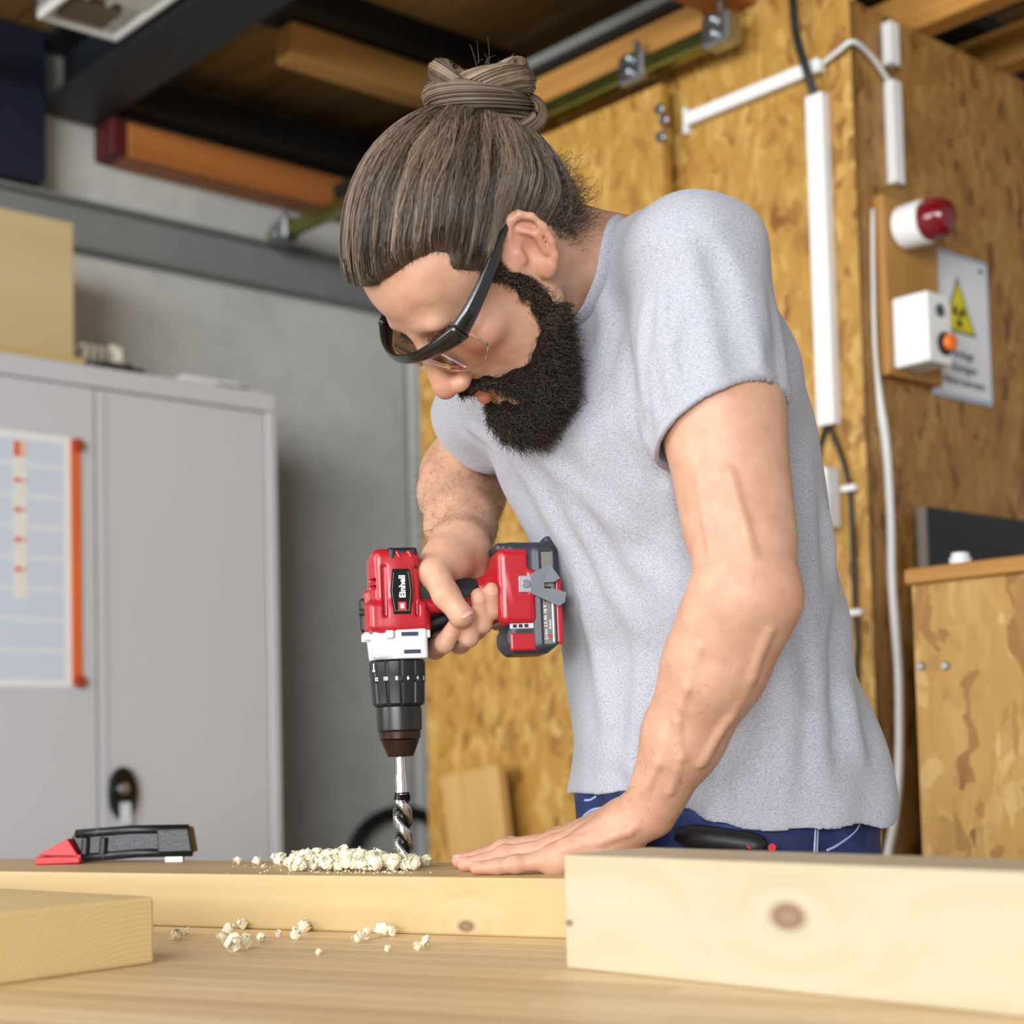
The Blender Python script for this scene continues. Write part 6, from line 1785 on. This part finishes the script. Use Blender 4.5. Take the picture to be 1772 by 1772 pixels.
# ------------------------------------------------------------------ beard and brows
BD = Field()
for s in (-1, 1):
    BD.add(hcap((s*0.0705, 0.024, 0.026), (s*0.0700, 0.019, 0.000), 0.0050, 0.0058), 0.006)
    BD.add(hcap((s*0.0700, 0.019, 0.000), (s*0.0680, 0.016, -0.026), 0.0058, 0.0080), 0.008)
    BD.add(hcap((s*0.0680, 0.016, -0.026), (s*0.0610, 0.021, -0.060), 0.0080, 0.0140), 0.01)
    BD.add(hcap((s*0.0600, 0.020, -0.058), (s*0.0400, 0.066, -0.100), 0.0130, 0.0205), 0.012)
    BD.add(hcap((s*0.0400, 0.066, -0.100), (0, 0.096, -0.114), 0.0205, 0.0240), 0.012)
    BD.add(hcap((s*0.0500, 0.040, -0.080), (s*0.022, 0.078, -0.117), 0.0180, 0.0210), 0.012)
    BD.add(hcap((0, 0.1115, -0.0500), (s*0.024, 0.0990, -0.0570), 0.0056, 0.0062), 0.006)
    BD.add(hcap((s*0.024, 0.0990, -0.0570), (s*0.034, 0.0800, -0.0800), 0.0062, 0.0105), 0.008)
    BD.add(hcap((s*0.036, 0.0760, -0.0800), (s*0.042, 0.062, -0.100), 0.0100, 0.0180), 0.010)
BD.add(hcap((0, 0.100, -0.096), (0, 0.094, -0.126), 0.0130, 0.0200), 0.012)
BD.sub(hell((0, 0.1120, -0.0670), (0.0250, 0.0180, 0.0115)), 0.004)
BD.sub(hell((0, 0.1140, -0.0840), (0.0140, 0.0135, 0.0095)), 0.005)
def bd_post(P, d):
    q = hloc(P)*1.0
    n = 0.0012*np.sin(210*q[:, 0]+2*np.sin(150*q[:, 2])) + 0.0011*np.sin(230*q[:, 2]+160*q[:, 1]+2*np.sin(190*q[:, 0])) + 0.0010*np.sin(380*q[:, 1]-260*q[:, 2])
    return d - n.astype(np.float32)
BD.post = bd_post
dv, dq = polygonise(BD, 0.0022, 20, 0.01)
beard = fast_mesh('beard', dv, dq, m_plain('beard_base', '#1d1511', 0.9, var=0.3, scale=300, spec=0.1, bump=0.5, bscale=500), None, person)
vert_color(beard, 'tint', np.tile(np.array([[0.1, 0, 0]], np.float32), (len(dv), 1)))
beard['label'] = 'full dark curly beard'
nb_ = 17000
idx = gh.integers(0, len(dv), nb_)
R0 = dv[idx].astype(np.float32)
eps = 0.0012
Gn = np.stack([BD.ev(R0+np.eye(3, dtype=np.float32)[k]*eps) - BD.ev(R0-np.eye(3, dtype=np.float32)[k]*eps) for k in range(3)], 1); Gn /= np.linalg.norm(Gn, axis=1)[:, None]+1e-9
ql = hloc(R0)
# keep strands that leave the outside of the beard
flow = (-HU*0.9 + HF*0.15)[None] + 0.35*gh.normal(size=(nb_, 3))
Ls = np.interp(-ql[:, 2], [0.02, 0.06, 0.10, 0.15], [0.006, 0.009, 0.012, 0.014])*gh.uniform(0.6, 1.3, nb_)
Ls = np.where((ql[:, 2] > -0.062) & (np.abs(ql[:, 0]) < 0.03), 0.006, Ls)
cr_ = Ls*gh.uniform(0.10, 0.26, nb_); ph = gh.uniform(0, 6.28, nb_)
a_ = np.cross(Gn, flow); a_ /= np.linalg.norm(a_, axis=1)[:, None]+1e-6
tt = np.linspace(0, 1, 8)
pb_ = np.stack([R0 - Gn*0.001 + (Gn*0.55+flow*0.7)*(Ls*t)[:, None] + a_*(cr_*np.sin(7.5*t+ph))[:, None] + Gn*(cr_*np.cos(7.5*t+ph)*0.6)[:, None] for t in tt], 1)
qb = hloc(pb_.reshape(-1, 3)); bad = ((np.abs(qb[:, 0]) < 0.023) & (qb[:, 1] > 0.097) & (qb[:, 2] < -0.0575) & (qb[:, 2] > -0.0770)).reshape(pb_.shape[:2]).any(1)
pb_ = pb_[~bad]; ql = ql[~bad]
hair_obj('beard_strands', pb_, 0.00036, 0.00015, M_beard, np.clip(gh.uniform(0, 0.6, len(pb_))**1.5 + 0.25*(ql[:, 2] > -0.06), 0, 1), beard)
for s in (-1, 1):
    ne = 70
    t0 = gh.uniform(0, 1, ne)
    base = np.stack([hw_(s*(0.014+0.034*t), 0.0985-0.019*t*t, 0.0120+0.003*math.sin(2.2*t)) for t in t0]) + gh.normal(0, 0.0016, (ne, 3))
    dr = HL*s*0.8 + HU*0.35 + HF*0.15
    pe = np.stack([base + (dr + 0.25*gh.normal(size=(ne, 3)))*(0.009*t) for t in np.linspace(0, 1, 5)], 1)
    hair_obj('eyebrow', pe, 0.0004, 0.00015, M_beard, gh.uniform(0, 0.5, ne))
# fine arm hair
def arm_hair(a, b, r_, n, Lm, rootr):
    a = np.asarray(a); b = np.asarray(b)
    ax = (b-a)/np.linalg.norm(b-a); u1 = np.cross(ax, [0.2, 0.3, 0.9]); u1 /= np.linalg.norm(u1); u2 = np.cross(ax, u1)
    t = gh.uniform(0, 1, n); ph = gh.uniform(0, 6.28, n)
    rd = np.cos(ph)[:, None]*u1 + np.sin(ph)[:, None]*u2
    c = a + (b-a)*t[:, None]
    R = np.full(n, r_, np.float32)
    for _ in range(10):
        P = (c + rd*R[:, None]).astype(np.float32); R = R - B.ev(P)*0.85
    P = c + rd*R[:, None]
    ok = (R > 0.02) & (R < 0.09); P = P[ok]; rd = rd[ok]; n = len(P)
    fl = ax*0.9 + 0.45*gh.normal(size=(n, 3)); Lh_ = gh.uniform(0.5, 1.2, n)*Lm
    return np.stack([P + fl*(Lh_*q)[:, None] + rd*(Lh_*0.35*math.sin(2.6*q))[:, None] for q in np.linspace(0, 1, 5)], 1)
ah = np.concatenate([arm_hair(ER, WR, 0.05, 1500, 0.012, 0), arm_hair(EL + fL*0.05, WL, 0.05, 160, 0.006, 0)])
hair_obj('arm_hair', ah, 0.00010, 0.00005, M_beard, gh.uniform(0, 0.6, len(ah)))

# ------------------------------------------------------------------ safety glasses
M_frame = m_plain('black_frame', '#0c0c10', 0.22, var=0.03, coat=0.4)
M_lens = NT('clear_lens')
_g = M_lens.n('ShaderNodeBsdfGlossy', {'Color': (1, 1, 1, 1), 'Roughness': 0.03})
_t = M_lens.n('ShaderNodeBsdfTransparent', {'Color': (0.97, 0.95, 0.95, 1)})
_f = M_lens.n('ShaderNodeLayerWeight', {'Blend': 0.18})
_mx = M_lens.n('ShaderNodeMixShader', {0: M_lens.math('MULTIPLY', _f.outputs['Fresnel'], 0.9)})
M_lens.t.links.new(_t.outputs[0], _mx.inputs[1]); M_lens.t.links.new(_g.outputs[0], _mx.inputs[2])
M_lens.t.links.new(_mx.outputs[0], M_lens.t.nodes['Material Output'].inputs['Surface']); M_lens = M_lens.m
glasses = root('safety_glasses', hw_(0, 0.112, 0.02), 'clear safety glasses with black half frame on the face', 'safety glasses')
def gf(l): return 0.1245 - 6.6*l*l
gl = np.linspace(-0.073, 0.073, 31)
bar = [hw_(l, gf(l), 0.0205 + 0.0015*math.cos(l*40)) for l in gl]
tube('brow_frame', bar, np.interp(np.abs(gl), [0, 0.03, 0.055, 0.073], [0.0055, 0.0068, 0.0090, 0.0098])*HS, M_frame, glasses, 12, (1.0, 0.55), tuple(HU))
for s in (-1, 1):
    tp = catmull([hw_(s*0.0725, 0.0895, 0.0205), hw_(s*0.0780, 0.068, 0.0230), hw_(s*0.0800, 0.030, 0.0280), hw_(s*0.0775, 0.004, 0.0325), hw_(s*0.0735, -0.016, 0.0320), hw_(s*0.0715, -0.034, 0.0200)], 8)
    tube('temple', tp, np.interp(np.linspace(0, 1, len(tp)), [0, 0.25, 0.6, 1], [0.0098, 0.0078, 0.0048, 0.0034])*HS, M_frame, glasses, 10, (1.0, 0.5), tuple(HU))
    nl, nu = 18, 12
    vs, fs = [], []
    for side_ in (0, 1):
        for i in range(nl+1):
            for k in range(nu+1):
                x = i/nl; y = k/nu
                l = 0.0125 + (0.0715-0.0125)*x
                top = 0.018; bot = -0.026 + 0.020*(1-x)**3 + 0.014*max(0, x-0.72)**1.2/0.28**1.2
                u_ = top + (bot-top)*y
                l2 = l + 0.006*y*(1-x)
                vs.append(hw_(s*l2, gf(l2) - 0.003 - 0.0016*side_ - 0.004*y, u_))
    st = (nl+1)*(nu+1)
    for i in range(nl):
        for k in range(nu):
            a = i*(nu+1)+k; q = (a, a+1, a+nu+2, a+nu+1)
            fs.append(q); fs.append(tuple(st+z for z in q[::-1]))
    for i in range(nl): a, b = i*(nu+1)+nu, (i+1)*(nu+1)+nu; fs.append((a, st+a, st+b, b))
    for k in range(nu): a, b = k, k+1; fs.append((a, st+a, st+b, b)); a, b = nl*(nu+1)+k, nl*(nu+1)+k+1; fs.append((a, b, st+b, st+a))
    mesh_obj('lens', vs, fs, M_lens, None, glasses, True)
    tube('nose_pad', catmull([hw_(s*0.0115, 0.1095, 0.012), hw_(s*0.0125, 0.110, 0.004), hw_(s*0.0150, 0.1085, -0.006)], 5), 0.0022*HS, M_lens, glasses, 8)
